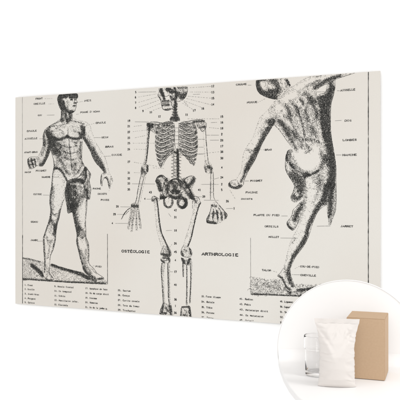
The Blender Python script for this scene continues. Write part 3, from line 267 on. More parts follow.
 (0.80,[(645.5,4.7),(645.5,18.0),(640.5,34.0),(630.5,43.7),(617.0,48.3),(610.3,48.0)],0),
 (0.90,[(592.0,25.0),(600.1,31.6),(612.3,29.9)],0),
 (0.80,[(550.1,25.5),(559.1,29.1),(564.6,26.4),(572.8,30.6),(586.5,27.1)],0),
 (0.70,[(559.8,44.5),(560.5,57.4)],0),
 (0.70,[(564.1,44.8),(564.8,57.7)],0),
 (0.70,[(568.4,45.0),(569.1,57.9)],0),
 (0.70,[(572.7,45.2),(573.3,58.1)],0),
 (0.70,[(576.9,45.5),(577.6,58.4)],0),
 (0.70,[(581.2,45.7),(581.9,58.6)],0),
 (0.70,[(558.4,50.9),(584.5,51.1)],0),
 (0.80,[(586.5,44.8),(592.0,51.2),(591.3,61.5)],0),
 (0.90,[(594.0,62.3),(603.5,65.5),(613.0,62.7)],0),
 (0.90,[(593.3,70.5),(603.5,73.8),(613.6,70.9)],0),
 (0.90,[(592.6,78.7),(603.5,82.0),(614.3,79.2)],0),
 (0.90,[(592.0,86.9),(603.5,90.2),(615.0,87.4)],0),
 (0.90,[(591.3,95.1),(603.5,98.4),(615.7,95.6)],0),
 (1.00,[(509.0,110.4),(524.4,106.8),(545.3,108.9),(566.0,112.9),(586.5,113.2),(598.8,115.5)],0),
 (0.80,[(510.4,114.2),(538.3,114.8),(569.4,118.6),(596.7,119.7)],0),
 (1.00,[(615.0,116.2),(633.8,112.8),(660.5,108.6),(686.8,106.8),(699.9,111.0)],0),
 (0.80,[(617.0,121.2),(640.5,118.0),(673.7,112.8)],0),
 (0.80,[(683.5,119.2),(693.4,142.4),(706.4,130.9),(707.7,117.3)],0),
 (0.70,[(673.7,115.8),(683.5,133.0)],0),
 (1.00,[(555.0,115.9),(561.4,124.2),(572.5,127.7),(587.1,119.8),(600.8,113.6)],0),
 (1.20,[(555.0,121.2),(561.4,129.4),(572.5,132.9),(587.1,125.0),(600.8,118.8)],0),
 (0.60,[(600.8,115.6),(580.3,107.4),(561.9,112.1)],0),
 (1.00,[(655.8,120.3),(650.4,127.9),(641.1,130.5),(628.7,121.5),(617.0,114.4)],0),
 (1.20,[(655.8,125.4),(650.4,133.0),(641.1,135.7),(628.7,126.7),(617.0,119.5)],0),
 (0.60,[(617.0,116.3),(634.5,109.8),(650.0,116.0)],0),
 (1.00,[(544.6,129.4),(552.5,137.7),(566.1,141.2),(584.1,133.7),(600.8,127.7)],0),
 (1.20,[(544.6,134.6),(552.5,142.9),(566.1,146.5),(584.1,138.9),(600.8,132.8)],0),
 (0.60,[(600.8,127.5),(575.6,120.4),(553.1,125.5)],0),
 (1.00,[(669.1,134.4),(661.8,141.9),(649.4,144.4),(632.7,135.6),(617.0,128.3)],0),
 (1.20,[(669.1,139.5),(661.8,147.0),(649.4,149.6),(632.7,140.8),(617.0,133.5)],0),
 (0.60,[(617.0,128.2),(640.6,123.1),(661.3,130.0)],0),
 (1.00,[(539.7,143.0),(548.4,151.3),(563.1,154.9),(582.6,147.7),(600.8,141.7)],0),
 (1.20,[(539.7,148.3),(548.4,156.6),(563.1,160.1),(582.6,152.9),(600.8,146.8)],0),
 (0.60,[(600.8,139.4),(573.5,133.4),(549.0,139.2)],0),
 (1.00,[(676.3,148.2),(668.1,155.7),(653.9,158.2),(634.9,149.6),(617.0,142.3)],0),
 (1.20,[(676.3,153.3),(668.1,160.8),(653.9,163.3),(634.9,154.8),(617.0,147.4)],0),
 (0.60,[(617.0,140.0),(643.9,136.2),(667.5,143.8)],0),
 (1.00,[(536.9,156.8),(546.0,165.1),(561.4,168.7),(581.8,161.7),(600.8,155.7)],0),
 (1.20,[(536.9,162.0),(546.0,170.3),(561.4,173.9),(581.8,166.9),(600.8,160.8)],0),
 (0.60,[(600.8,151.2),(572.3,146.5),(546.6,153.0)],0),
 (1.00,[(679.6,161.8),(670.9,169.3),(656.0,171.8),(635.9,163.6),(617.0,156.2)],0),
 (1.20,[(679.6,166.9),(670.9,174.4),(656.0,176.9),(635.9,168.7),(617.0,161.4)],0),
 (0.60,[(617.0,151.8),(645.4,149.3),(670.3,157.4)],0),
 (1.00,[(535.6,170.6),(544.8,178.9),(560.5,182.5),(581.4,175.8),(600.8,169.7)],0),
 (1.20,[(535.6,175.8),(544.8,184.1),(560.5,187.7),(581.4,180.9),(600.8,174.8)],0),
 (0.60,[(600.8,163.1),(571.6,159.7),(545.4,166.8)],0),
 (1.00,[(680.3,175.3),(671.5,182.8),(656.4,185.4),(636.1,177.5),(617.0,170.2)],0),
 (1.20,[(680.3,180.4),(671.5,187.9),(656.4,190.5),(636.1,182.6),(617.0,175.4)],0),
 (0.60,[(617.0,163.7),(645.7,162.2),(670.9,170.9)],0),
 (1.00,[(535.9,184.5),(545.1,192.8),(560.7,196.3),(581.5,189.8),(600.8,183.7)],0),
 (1.20,[(535.9,189.7),(545.1,198.0),(560.7,201.5),(581.5,195.0),(600.8,188.8)],0),
 (0.60,[(600.8,175.0),(571.8,172.8),(545.7,180.6)],0),
 (1.00,[(679.9,188.8),(671.2,196.3),(656.2,198.9),(636.0,191.4),(617.0,184.2)],0),
 (1.20,[(679.9,193.9),(671.2,201.4),(656.2,204.0),(636.0,196.5),(617.0,189.3)],0),
 (0.60,[(617.0,175.5),(645.5,175.2),(670.6,184.4)],0),
 (1.00,[(537.6,198.4),(551.9,205.3),(568.5,206.5),(584.9,203.6)],0),
 (1.20,[(537.6,203.6),(551.9,210.5),(568.5,211.7),(584.9,208.8)],0),
 (0.60,[(600.8,186.9),(572.6,186.0),(547.2,194.5)],0),
 (1.00,[(678.3,202.2),(663.5,208.2),(646.2,208.5),(628.7,204.8)],0),
 (1.20,[(678.3,207.3),(663.5,213.3),(646.2,213.6),(628.7,209.9)],0),
 (0.60,[(617.0,187.3),(644.8,188.2),(669.2,197.9)],0),
 (1.00,[(540.4,212.3),(550.2,218.2),(561.7,218.3),(573.0,215.2)],0),
 (1.20,[(540.4,217.6),(550.2,223.5),(561.7,223.5),(573.0,220.4)],0),
 (0.60,[(600.8,198.7),(573.8,199.2),(549.6,208.4)],0),
 (1.00,[(675.0,215.6),(664.6,220.9),(652.5,220.5),(640.3,216.8)],0),
 (1.20,[(675.0,220.7),(664.6,226.0),(652.5,225.6),(640.3,222.0)],0),
 (0.60,[(617.0,199.2),(643.3,201.1),(666.4,211.4)],0),
 (1.00,[(545.3,226.3),(550.0,231.2),(555.6,230.2),(561.1,226.8)],0),
 (1.20,[(545.3,231.5),(550.0,236.4),(555.6,235.4),(561.1,232.1)],0),
 (0.60,[(600.8,210.6),(576.0,212.4),(553.7,222.3)],0),
 (1.00,[(670.4,229.0),(664.8,233.6),(658.4,232.4),(651.9,228.8)],0),
 (1.20,[(670.4,234.1),(664.8,238.7),(658.4,237.5),(651.9,234.0)],0),
 (0.60,[(617.0,211.0),(641.2,214.0),(662.4,224.8)],0),
 (1.10,[(604.2,191.8),(589.9,200.6),(574.9,215.5),(563.2,230.5),(557.7,247.0)],0),
 (0.80,[(600.1,200.9),(584.5,211.4),(570.8,226.4),(562.5,242.8)],0),
 (1.10,[(615.0,192.1),(630.5,201.7),(647.2,217.2),(660.5,232.6),(665.7,244.7)],0),
 (0.80,[(618.4,201.3),(633.8,212.0),(649.2,228.1),(659.1,239.8)],0),
 (1.00,[(559.1,224.3),(567.3,214.1),(581.0,204.0)],0),
 (0.80,[(653.8,229.4),(640.5,215.2),(623.7,204.5)],0),
 (0.80,[(600.8,114.4),(602.8,134.0),(602.1,164.4),(604.9,191.9)],0),
 (0.80,[(617.7,115.1),(615.7,134.5),(615.7,164.8),(613.6,192.1)],0),
 (0.50,[(602.8,127.9),(615.0,128.4)],0),
 (0.50,[(602.8,140.1),(615.0,140.5)],0),
 (0.50,[(602.8,152.2),(615.0,152.7)],0),
 (0.50,[(602.8,164.4),(615.0,164.8)],0),
 (0.50,[(602.8,176.6),(615.0,177.0)],0),
 (0.80,[(597.4,202.6),(606.9,204.7),(616.3,203.1)],0),
 (1.10,[(590.6,207.0),(597.4,206.6)],0),
 (1.10,[(617.0,207.1),(624.4,208.2)],0),
 (0.70,[(598.8,203.9),(597.4,211.1)],0),
 (0.80,[(597.4,212.7),(606.9,214.7),(616.3,213.1)],0),
 (1.10,[(590.6,217.1),(597.4,216.6)],0),
 (1.10,[(617.0,217.1),(624.4,218.2)],0),
 (0.70,[(598.8,213.9),(597.4,221.2)],0),
 (0.80,[(597.4,222.7),(606.9,224.8),(616.3,223.1)],0),
 (1.10,[(590.6,227.1),(597.4,226.7)],0),
 (1.10,[(617.0,227.1),(624.4,228.2)],0),
 (0.70,[(598.8,224.0),(597.4,231.2)],0),
 (0.80,[(597.4,232.8),(606.9,234.8),(616.3,233.2)],0),
 (1.10,[(590.6,237.2),(597.4,236.7)],0),
 (1.10,[(617.0,237.1),(624.4,238.2)],0),
 (0.70,[(598.8,234.0),(597.4,241.3)],0),
 (0.80,[(597.4,242.8),(606.9,244.8),(616.3,243.2)],0),
 (1.10,[(590.6,247.3),(597.4,246.8)],0),
 (1.10,[(617.0,247.1),(624.4,248.2)],0),
 (0.70,[(598.8,244.1),(597.4,251.4)],0),
 (0.80,[(597.4,252.9),(606.9,254.9),(616.3,253.2)],0),
 (1.10,[(590.6,257.3),(597.4,256.8)],0),
 (1.10,[(617.0,257.2),(624.4,258.2)],0),
 (0.70,[(598.8,254.1),(597.4,261.4)],0),
 (0.80,[(597.4,262.9),(606.9,264.9),(616.3,263.2)],0),
 (1.10,[(590.6,267.4),(597.4,266.9)],0),
 (1.10,[(617.0,267.2),(624.4,268.2)],0),
 (0.70,[(598.8,264.2),(597.4,271.5)],0),
 (0.80,[(597.4,273.0),(606.9,274.9),(616.3,273.2)],0),
 (1.10,[(590.6,277.5),(597.4,276.9)],0),
 (1.10,[(617.0,277.2),(624.4,278.2)],0),
 (0.70,[(598.8,274.2),(597.4,281.5)],0),
 (1.00,[(535.6,291.6),(543.9,276.3),(559.1,270.9),(572.8,280.3),(581.7,292.0),(586.5,304.3),(579.7,319.5),(574.9,334.8)],0),
 (1.00,[(675.0,285.1),(663.8,275.4),(647.2,277.6),(635.8,286.5),(643.8,298.7),(653.8,313.8),(660.5,331.9),(663.8,346.9)],0),
 (0.80,[(584.5,298.2),(593.3,286.0),(606.9,282.5),(620.4,286.3),(629.1,298.5)],0),
 (0.70,[(593.3,297.0),(603.5,293.5),(613.6,298.4),(610.3,307.5),(598.1,307.4)],0),
 (1.80,[(579.4,310.1),(579.4,302.0),(582.7,294.5),(588.7,288.4),(596.9,284.4),(606.2,283.1),(615.4,284.6),(623.5,288.7),(629.5,294.9)],0),
 (1.60,[(621.9,321.6),(616.0,326.5),(608.7,329.0),(601.0,329.0),(593.7,326.4),(587.7,321.5),(583.8,314.8)],0),
 (1.30,[(585.3,300.3),(587.7,295.7),(591.3,292.3),(595.7,290.6),(600.4,290.6),(604.9,292.5),(608.5,295.9),(610.8,300.5),(611.6,305.7),(610.8,310.9),(608.5,315.4)],0),
 (0.70,[(591.3,350.4),(592.0,354.9),(591.3,359.5),(589.6,363.6),(586.8,366.6),(583.5,368.2),(579.9,368.2),(576.6,366.6),(573.9,363.6),(572.1,359.6),(571.5,355.0)],0),
 (0.90,[(618.4,356.7),(618.9,353.0),(620.6,349.7),(623.1,347.2),(626.1,345.9),(629.4,345.9),(632.5,347.2),(635.0,349.7),(636.6,352.9),(637.2,356.6),(636.6,360.4),(635.0,363.6),(632.5,366.1),(629.4,367.4),(626.1,367.4),(623.1,366.1),(620.6,363.7)],0),
 (1.60,[(552.2,339.7),(566.0,344.0),(579.7,336.6)],0),
 (1.00,[(600.1,334.8),(605.5,345.8),(613.6,334.8)],0),
 (1.30,[(606.9,316.6),(620.4,325.8),(630.5,322.8)],0),
 (1.20,[(623.7,280.3),(637.2,297.4),(652.5,316.8),(659.1,334.9)],0),
 (1.10,[(574.9,282.8),(564.6,304.1),(561.2,325.6),(569.4,337.9)],0),
 (1.30,[(579.7,344.0),(593.3,336.6),(606.9,345.8),(620.4,336.1),(633.8,342.7)],0),
 (0.70,[(524.4,340.9),(532.8,362.5),(540.4,433.3),(546.7,457.8),(557.7,491.3)],1),
 (1.30,[(541.8,342.1),(545.3,362.4),(555.0,436.1),(566.0,463.5),(581.7,493.7)],0),
 (0.70,[(663.8,339.7),(668.4,362.0),(655.8,413.2),(645.8,443.5),(632.5,483.1)],1),
 (1.30,[(690.1,354.4),(682.2,370.9),(670.4,413.0),(658.5,461.4),(647.2,488.8)],0),
 (0.80,[(524.4,353.3),(522.3,342.8),(531.4,336.0),(545.3,342.1),(555.6,347.1)],0),
 (0.80,[(688.8,358.9),(683.5,342.7),(670.4,336.1),(657.1,340.9)],0),
 (0.70,[(661.8,343.9),(662.4,374.0)],0),
 (0.90,[(566.0,486.8),(559.1,500.5),(555.0,514.7),(569.4,521.0),(587.9,519.2),(589.9,505.7),(581.0,490.7)],0),
 (0.80,[(566.0,497.2),(577.6,498.1),(579.7,509.0),(569.4,513.7),(563.9,506.5),(566.0,497.2)],0),
 (0.90,[(633.8,483.1),(625.1,498.5),(625.1,513.6),(640.5,520.4),(658.5,515.6),(659.1,500.5),(647.2,487.0)],0),
 (0.80,[(553.6,528.3),(566.0,534.0),(587.9,528.3)],0),
 (0.80,[(623.7,527.6),(640.5,531.3),(659.1,526.4)],0),
 (0.90,[(557.7,540.4),(556.3,568.1),(559.1,604.8),(561.2,635.4),(563.2,665.9)],0),
 (0.70,[(569.4,543.1),(565.3,576.9),(566.0,622.9),(569.4,665.6)],1),
 (0.90,[(578.3,539.7),(579.0,570.2),(580.4,612.9),(581.0,646.5),(584.5,670.7)],0),
 (0.70,[(586.5,536.3),(585.8,566.9),(585.8,615.7),(587.2,652.3),(591.3,670.3)],1),
 (0.90,[(629.1,534.7),(629.8,558.9),(630.5,580.1)],0),
 (0.70,[(633.8,537.6),(633.8,561.8),(633.1,579.9)],1),
 (0.90,[(641.8,543.3),(642.5,576.5),(642.5,624.8),(641.2,664.2)],0),
 (0.70,[(645.8,546.2),(645.2,588.4),(645.8,636.7),(645.8,663.9)],1),
 (0.90,[(653.8,536.8),(655.8,572.9),(654.5,618.1),(651.8,657.5)],0),
 (0.70,[(660.5,533.5),(659.8,572.7),(657.1,621.0),(655.8,657.2)],1),
 (1.00,[(624.4,674.3),(623.7,700.4)],0),
 (1.00,[(625.1,672.4),(649.2,669.7)],0),
 (0.90,[(633.8,678.5),(642.5,685.2),(635.8,697.8)],0),
 (0.90,[(562.5,669.1),(554.3,684.9),(551.5,701.7)],0),
 (0.80,[(571.5,671.6),(576.3,686.6),(569.4,699.3)],0),
 (1.00,[(518.8,118.3),(515.3,142.9),(510.4,192.2),(505.5,232.4)],0),
 (0.60,[(507.6,117.8),(506.2,161.1),(499.9,213.7),(494.9,238.4)],1),
 (1.10,[(487.1,266.2),(481.5,288.0),(475.1,316.0),(469.4,347.1),(462.3,362.8)],0),
 (0.60,[(492.8,267.6),(487.1,289.3),(480.8,317.2),(475.1,348.4),(468.0,364.0)],1),
 (1.10,[(498.5,269.5),(491.4,294.3),(484.3,322.2),(478.6,347.1),(475.1,359.6)],0),
 (0.60,[(504.1,270.8),(497.0,295.6),(490.0,323.5),(484.3,348.4),(480.8,360.8)],1),
 (1.50,[(450.1,372.2),(437.8,378.6),(427.0,390.0),(415.4,408.4)],0),
 (0.70,[(452.2,376.6),(439.3,384.8),(429.9,394.3)],0),
 (1.70,[(452.9,377.2),(447.9,394.2),(442.9,416.2),(438.6,441.3)],1),
 (0.80,[(456.5,377.2),(451.5,394.1),(446.5,416.1),(442.2,441.3)],0),
 (0.60,[(450.8,377.2),(445.8,394.2),(440.7,416.2),(436.4,441.4)],1),
 (1.70,[(459.4,378.4),(456.5,397.2),(452.9,422.3),(451.5,447.4)],1),
 (0.80,[(463.0,378.4),(460.1,397.2),(456.5,422.2),(455.1,447.3)],0),
 (0.60,[(457.2,378.4),(454.4,397.2),(450.8,422.3),(449.4,447.4)],1),
 (1.70,[(466.5,378.4),(466.5,397.1),(468.0,422.1),(469.4,442.6)],1),
 (0.80,[(470.1,378.3),(470.1,397.1),(471.5,422.0),(473.0,442.6)],0),
 (0.60,[(464.4,378.4),(464.4,397.1),(465.8,422.1),(467.3,442.7)],1),
 (1.70,[(475.1,375.2),(477.2,393.9),(480.8,415.6),(483.6,437.4)],1),
 (0.80,[(478.6,375.2),(480.8,393.8),(484.3,415.6),(487.1,437.3)],0),
 (0.60,[(473.0,375.2),(475.1,393.9),(478.6,415.7),(481.5,437.4)],1),
 (1.30,[(447.2,404.8),(452.2,406.0)],0),
 (1.10,[(442.9,424.3),(447.9,425.5)],0),
 (1.30,[(457.6,406.3),(462.6,405.9)],0),
 (1.10,[(454.4,424.2),(459.4,425.3)],0),
 (1.30,[(468.0,404.6),(473.0,405.8)],0),
 (1.10,[(465.8,424.0),(470.8,425.1)],0),
 (1.30,[(478.3,406.0),(483.3,405.7)],0),
 (1.10,[(477.2,423.8),(482.2,425.0)],0),
 (1.00,[(704.5,126.1),(705.8,150.0),(707.7,176.9),(710.3,203.8),(712.9,227.7),(718.1,245.7)],0),
 (0.60,[(698.0,140.7),(699.3,173.7),(701.9,203.6),(703.2,227.5),(701.2,245.4)],1),
 (1.00,[(722.0,269.6),(721.4,296.3),(721.0,323.1),(720.7,346.9)],0),
 (1.00,[(729.8,263.7),(730.7,290.5),(730.7,317.2),(731.4,338.0),(735.6,346.9)],0),
 (0.50,[(725.2,275.6),(724.6,305.3),(725.2,340.9)],1),
 (1.00,[(724.6,364.7),(718.8,385.6),(709.0,403.5),(711.6,414.2),(722.7,412.3)],0),
 (1.00,[(731.1,373.6),(727.8,394.4),(730.4,414.0)],0),
 (1.00,[(738.8,373.5),(743.3,394.2),(745.2,413.2)],0),
 (1.00,[(746.5,370.5),(758.0,388.2),(759.3,407.7)],0),
 (1.00,[(748.4,362.8),(764.4,379.3),(774.5,391.0),(769.4,402.8)],0),
 (0.70,[(736.8,349.8),(748.4,362.2),(764.4,378.1)],0),
])
NUMBERS = [(467.3,-6.9,'4'),(467.3,11.2,'5'),(467.3,27.1,'6'),(467.3,44.3,'7'),(467.3,59.9,'8'),(493.5,71.2,'9'),(520.9,76.3,'10'),(550.8,90.7,'12'),(643.2,89.7,'11'),(442.9,99.4,'19'),(442.9,116.3,'21'),(442.9,134.5,'22'),(442.9,152.7,'23'),(442.9,169.6,'25'),(442.9,188.5,'26'),(442.9,228.0,'27'),(442.9,261.9,'31'),(442.9,280.0,'32'),(442.9,295.7,'33'),(442.9,314.5,'35'),(729.1,9.5,'12'),(729.1,27.3,'13'),(729.1,45.2,'15'),(729.1,63.6,'14'),(696.6,73.8,'16'),(668.4,78.3,'17'),(758.0,101.2,'15'),(758.0,118.3,'16'),(758.0,135.7,'18'),(758.0,153.1,'2'),(758.0,171.2,'28'),(758.0,188.6,'17'),(758.0,205.1,'38'),(758.0,224.0,'30'),(758.0,251.2,'4'),(758.0,280.7,'24'),(758.0,300.8,'2'),(758.0,317.3,'5'),(605.5,378.6,'42'),(605.5,399.9,'31'),(605.5,440.1,'18'),(605.5,479.6,'26'),(605.5,505.2,'45'),(605.5,530.7,'4'),(605.5,566.0,'17'),(605.5,605.5,'40'),(605.5,650.0,'36'),(605.5,669.4,'1'),(605.5,690.7,'36'),(519.5,323.6,'43'),(499.9,344.0,'4'),(685.5,317.0,'41'),(699.9,337.3,'39'),(775.8,350.9,'26'),(797.2,372.0,'1'),(401.5,368.1,'28'),(390.6,392.8,'29'),(383.2,421.4,'4')]
LEADERS = [([(475.1,11.7),(538.3,14.3)],0),([(477.2,26.8),(541.8,20.7)],1),([(477.2,43.6),(545.3,30.2)],1),([(478.6,58.6),(552.2,39.8)],1),([(502.0,66.7),(559.1,49.4)],1),([(527.9,71.1),(572.8,59.3)],1),([(475.1,-7.0),(552.2,-2.0)],1),([(722.7,9.7),(650.5,9.2)],1),([(722.7,26.9),(653.8,22.1)],1),([(686.8,30.7),(663.8,29.9)],0),([(722.7,44.8),(647.2,34.4)],1),([(722.7,64.4),(640.5,40.6)],1),([(690.1,69.8),(633.8,47.5)],1),([(661.8,74.3),(627.1,53.2)],1),([(647.2,62.1),(633.8,50.5)],0),([(464.4,103.5),(513.9,106.3)],0),([(460.8,117.7),(489.3,115.8)],1),([(457.2,133.8),(513.9,130.4)],1),([(464.4,153.5),(513.9,145.9)],1),([(457.2,170.1),(534.9,172.6)],1),([(460.8,189.0),(506.9,190.9)],1),([(460.8,229.6),(541.8,244.2)],1),([(460.8,262.1),(489.3,263.2)],1),([(453.7,297.1),(534.9,298.4)],0),([(748.4,107.2),(643.8,102.4)],1),([(742.0,117.6),(722.7,117.3)],0),([(748.4,136.2),(712.9,131.2)],1),([(748.4,155.7),(706.4,154.2)],0),([(748.4,170.5),(719.4,169.6)],0),([(748.4,204.9),(677.0,210.1)],1),([(703.2,166.6),(673.7,165.0)],0),([(698.6,189.8),(673.7,189.0)],0),([(701.2,210.7),(673.7,210.0)],0),([(748.4,301.3),(690.1,300.8)],0),([(748.4,281.8),(729.1,286.3)],0),([(748.4,348.6),(699.9,348.1)],0),([(729.1,324.3),(718.1,324.3)],0),([(593.3,440.3),(572.8,441.3)],0),([(589.9,398.9),(581.7,388.6)],0),([(593.3,483.0),(583.1,493.7)],1),([(586.5,566.8),(596.7,566.4)],0),([(505.5,345.2),(527.9,345.2)],0),([(693.4,337.9),(673.7,337.9)],0),([(770.7,372.8),(792.8,372.0)],0),([(411.8,369.3),(453.7,369.7)],0),([(399.4,393.4),(424.8,393.1)],0),([(393.5,421.9),(446.5,421.1)],0),([(783.4,318.6),(801.0,345.6)],1),([(527.9,248.3),(566.0,250.8)],1),([(122.6,11.2),(154.7,13.0)],1),([(137.1,29.9),(158.7,30.4)],1),([(130.6,66.7),(160.7,67.5)],0),([(130.6,119.8),(177.0,121.6)],0),([(99.9,144.0),(118.5,144.6)],0),([(57.2,246.7),(59.7,236.7)],0),([(157.1,272.2),(178.6,272.4)],0),([(114.5,331.5),(141.1,332.2)],0),([(92.5,485.8),(114.5,484.6)],0),([(245.1,69.7),(255.2,68.9)],0),([(270.5,28.8),(250.5,30.9)],1),([(313.9,147.5),(340.2,148.5)],0),([(351.4,208.8),(377.3,208.2)],0),([(283.6,108.4),(317.7,101.4)],1),([(310.1,559.4),(319.2,559.7)],1),([(369.9,318.6),(384.7,287.0)],1),([(839.0,13.8),(850.1,14.5)],0),([(870.3,65.5),(891.5,56.3)],1),([(878.2,202.6),(891.5,203.0)],1),([(829.1,292.0),(842.7,292.2)],0),([(940.6,392.8),(958.9,392.6)],0),([(937.7,455.5),(989.3,454.8)],0),([(909.6,549.5),(927.5,553.3)],1),([(994.0,533.5),(980.6,540.8)],1),([(995.1,557.7),(971.8,558.2)],0),([(1100.0,46.4),(1108.3,46.9)],0),([(1094.5,128.7),(1113.8,128.5)],0),([(1097.2,223.1),(1112.7,223.5)],0),([(1043.9,420.1),(1081.6,418.9)],0),([(1041.1,46.0),(1072.1,47.4)],0)]
WORDS = [(85.2,9.7,7.02,6.14,"FRONT"),
 (77.0,26.6,6.70,7.18,"OREILLE"),
 (94.2,65.6,5.68,5.71,"COU"),
 (48.9,116.6,6.40,7.25,"ÉPAULE"),
 (40.6,141.6,7.08,6.85,"AISSELLE"),
 (38.1,187.7,6.41,5.82,"AVANT-BRAS"),
 (40.6,254.5,6.74,6.65,"MAIN"),
 (86.0,250.5,6.69,6.54,"POIGNET"),
 (110.4,271.9,6.33,6.08,"HANCHE"),
 (76.1,328.8,6.70,5.95,"CUISSE"),
 (65.4,421.4,6.71,6.18,"GENOU"),
 (63.8,482.5,6.72,6.59,"JAMBE"),
 (278.2,27.3,6.47,9.55,"NEZ"),
 (262.1,64.0,6.48,6.53,"POMME D'ADAM"),
 (320.7,100.9,6.42,6.77,"ÉPAULE"),
 (342.4,148.2,6.39,6.72,"SEIN"),
 (357.3,178.4,6.69,8.17,"BRAS"),
 (380.3,205.1,6.66,8.10,"COUDE"),
 (310.1,311.3,6.11,6.42,"PAUME"),
 (329.0,328.4,6.73,6.00,"DOIGTS"),
 (340.2,347.6,6.39,6.72,"POUCE"),
 (320.7,560.9,5.77,6.02,"PIED"),
 (802.3,10.2,5.85,7.20,"CRÂNE"),
 (837.1,64.2,6.10,6.80,"NUQUE"),
 (891.5,203.0,6.04,5.74,"BRAS"),
 (847.6,291.6,6.09,5.54,"POIGNET"),
 (832.8,325.2,6.40,8.04,"PAUME"),
 (819.1,344.4,4.67,6.22,"DOIGTS"),
 (857.4,390.7,6.37,5.91,"PLANTE DU PIED"),
 (890.9,423.2,6.33,6.35,"ORTEILS"),
 (903.0,452.8,6.31,5.56,"MOLLET"),
 (882.4,548.9,6.34,5.76,"TALON"),
 (996.3,534.0,6.19,5.21,"COU-DE-PIED"),
 (996.9,558.2,6.19,5.93,"CHEVILLE"),
 (1110.0,45.9,6.59,5.38,"AISSELLE"),
 (1121.6,129.9,6.30,6.87,"DOS"),
 (1116.1,182.9,6.31,6.88,"LOMBES"),
 (1116.1,223.8,6.31,6.88,"HANCHE"),
 (1110.0,419.0,6.04,6.21,"JARRET"),
 (416.9,508.6,9.77,10.17,"OSTÉOLOGIE"),
 (693.4,508.4,9.57,10.72,"ARTHROLOGIE")]
LEGEND = [(39.8,634.2,33.9,"1. Front"),
 (39.8,648.3,40.5,"2. Oreille"),
 (39.8,663.8,77.1,"3. Avant-bras"),
 (39.8,679.0,56.8,"4. Poignet"),
 (39.8,692.8,42.1,"5. Cuisse"),
 (160.3,632.7,77.1,"9. Muscle frontal"),
 (160.3,647.9,75.5,"10. Os temporal"),
 (160.3,663.4,43.9,"11. Orbite"),
 (160.3,678.2,96.4,"12. Maxillaire infer."),
 (160.3,692.8,53.7,"13. Clavicule"),
 (281.3,632.9,83.5,"17. Apophyse de face"),
 (281.3,647.8,88.7,"18. Os du carpe droit"),
 (281.3,663.6,43.9,"19. Sternum"),
 (281.3,678.2,47.7,"20. Humerus"),
 (281.3,693.7,85.0,"21. Os de la jambe g."),
 (403.0,632.9,47.1,"25. Sacrum"),
 (403.0,648.0,43.5,"26. Coccyx"),
 (403.0,663.8,81.3,"27. Cavite coxale"),
 (403.0,679.6,79.2,"28. Tete du femur"),
 (403.0,694.8,68.5,"29. Trochanter"),
 (692.1,635.3,62.7,"33. Fosse iliaque"),
 (692.1,651.4,42.2,"34. Rotule"),
 (692.1,667.6,35.8,"35. Tibia"),
 (692.1,683.1,42.2,"36. Perone"),
 (692.1,698.1,39.0,"37. Tarse"),
 (814.1,635.6,42.1,"41. Radius"),
 (814.1,651.1,34.7,"42. Pubis"),
 (814.1,666.8,89.5,"43. Metacarpe droit"),
 (814.1,682.6,77.4,"44. Os metatarse"),
 (814.1,697.8,43.9,"45. Orteil"),
 (937.1,636.1,61.0,"49. Ligament crural"),
 (937.1,650.9,49.4,"50. Capsule art."),
 (937.1,665.7,49.4,"51. Tendon ext."),
 (937.1,680.5,49.4,"52. Cartilage"),
 (937.1,695.9,46.4,"53. Menisque")]
RULES = [(1.00,[(29.8,1.1),(30.6,465.8)],0.55),(2.40,[(30.6,465.8),(30.6,697.4)],1.00),(1.80,[(364.4,455.4),(364.8,615.2)],1.00),(0.90,[(31.4,617.0),(364.0,615.9)],1.00),(1.10,[(847.6,457.0),(848.2,621.1)],0.60),(1.20,[(848.2,621.1),(1135.8,615.3)],0.80),(2.20,[(1185.5,0.9),(1185.5,698.9)],1.00)]


rng = np.random.default_rng(7); random.seed(7)

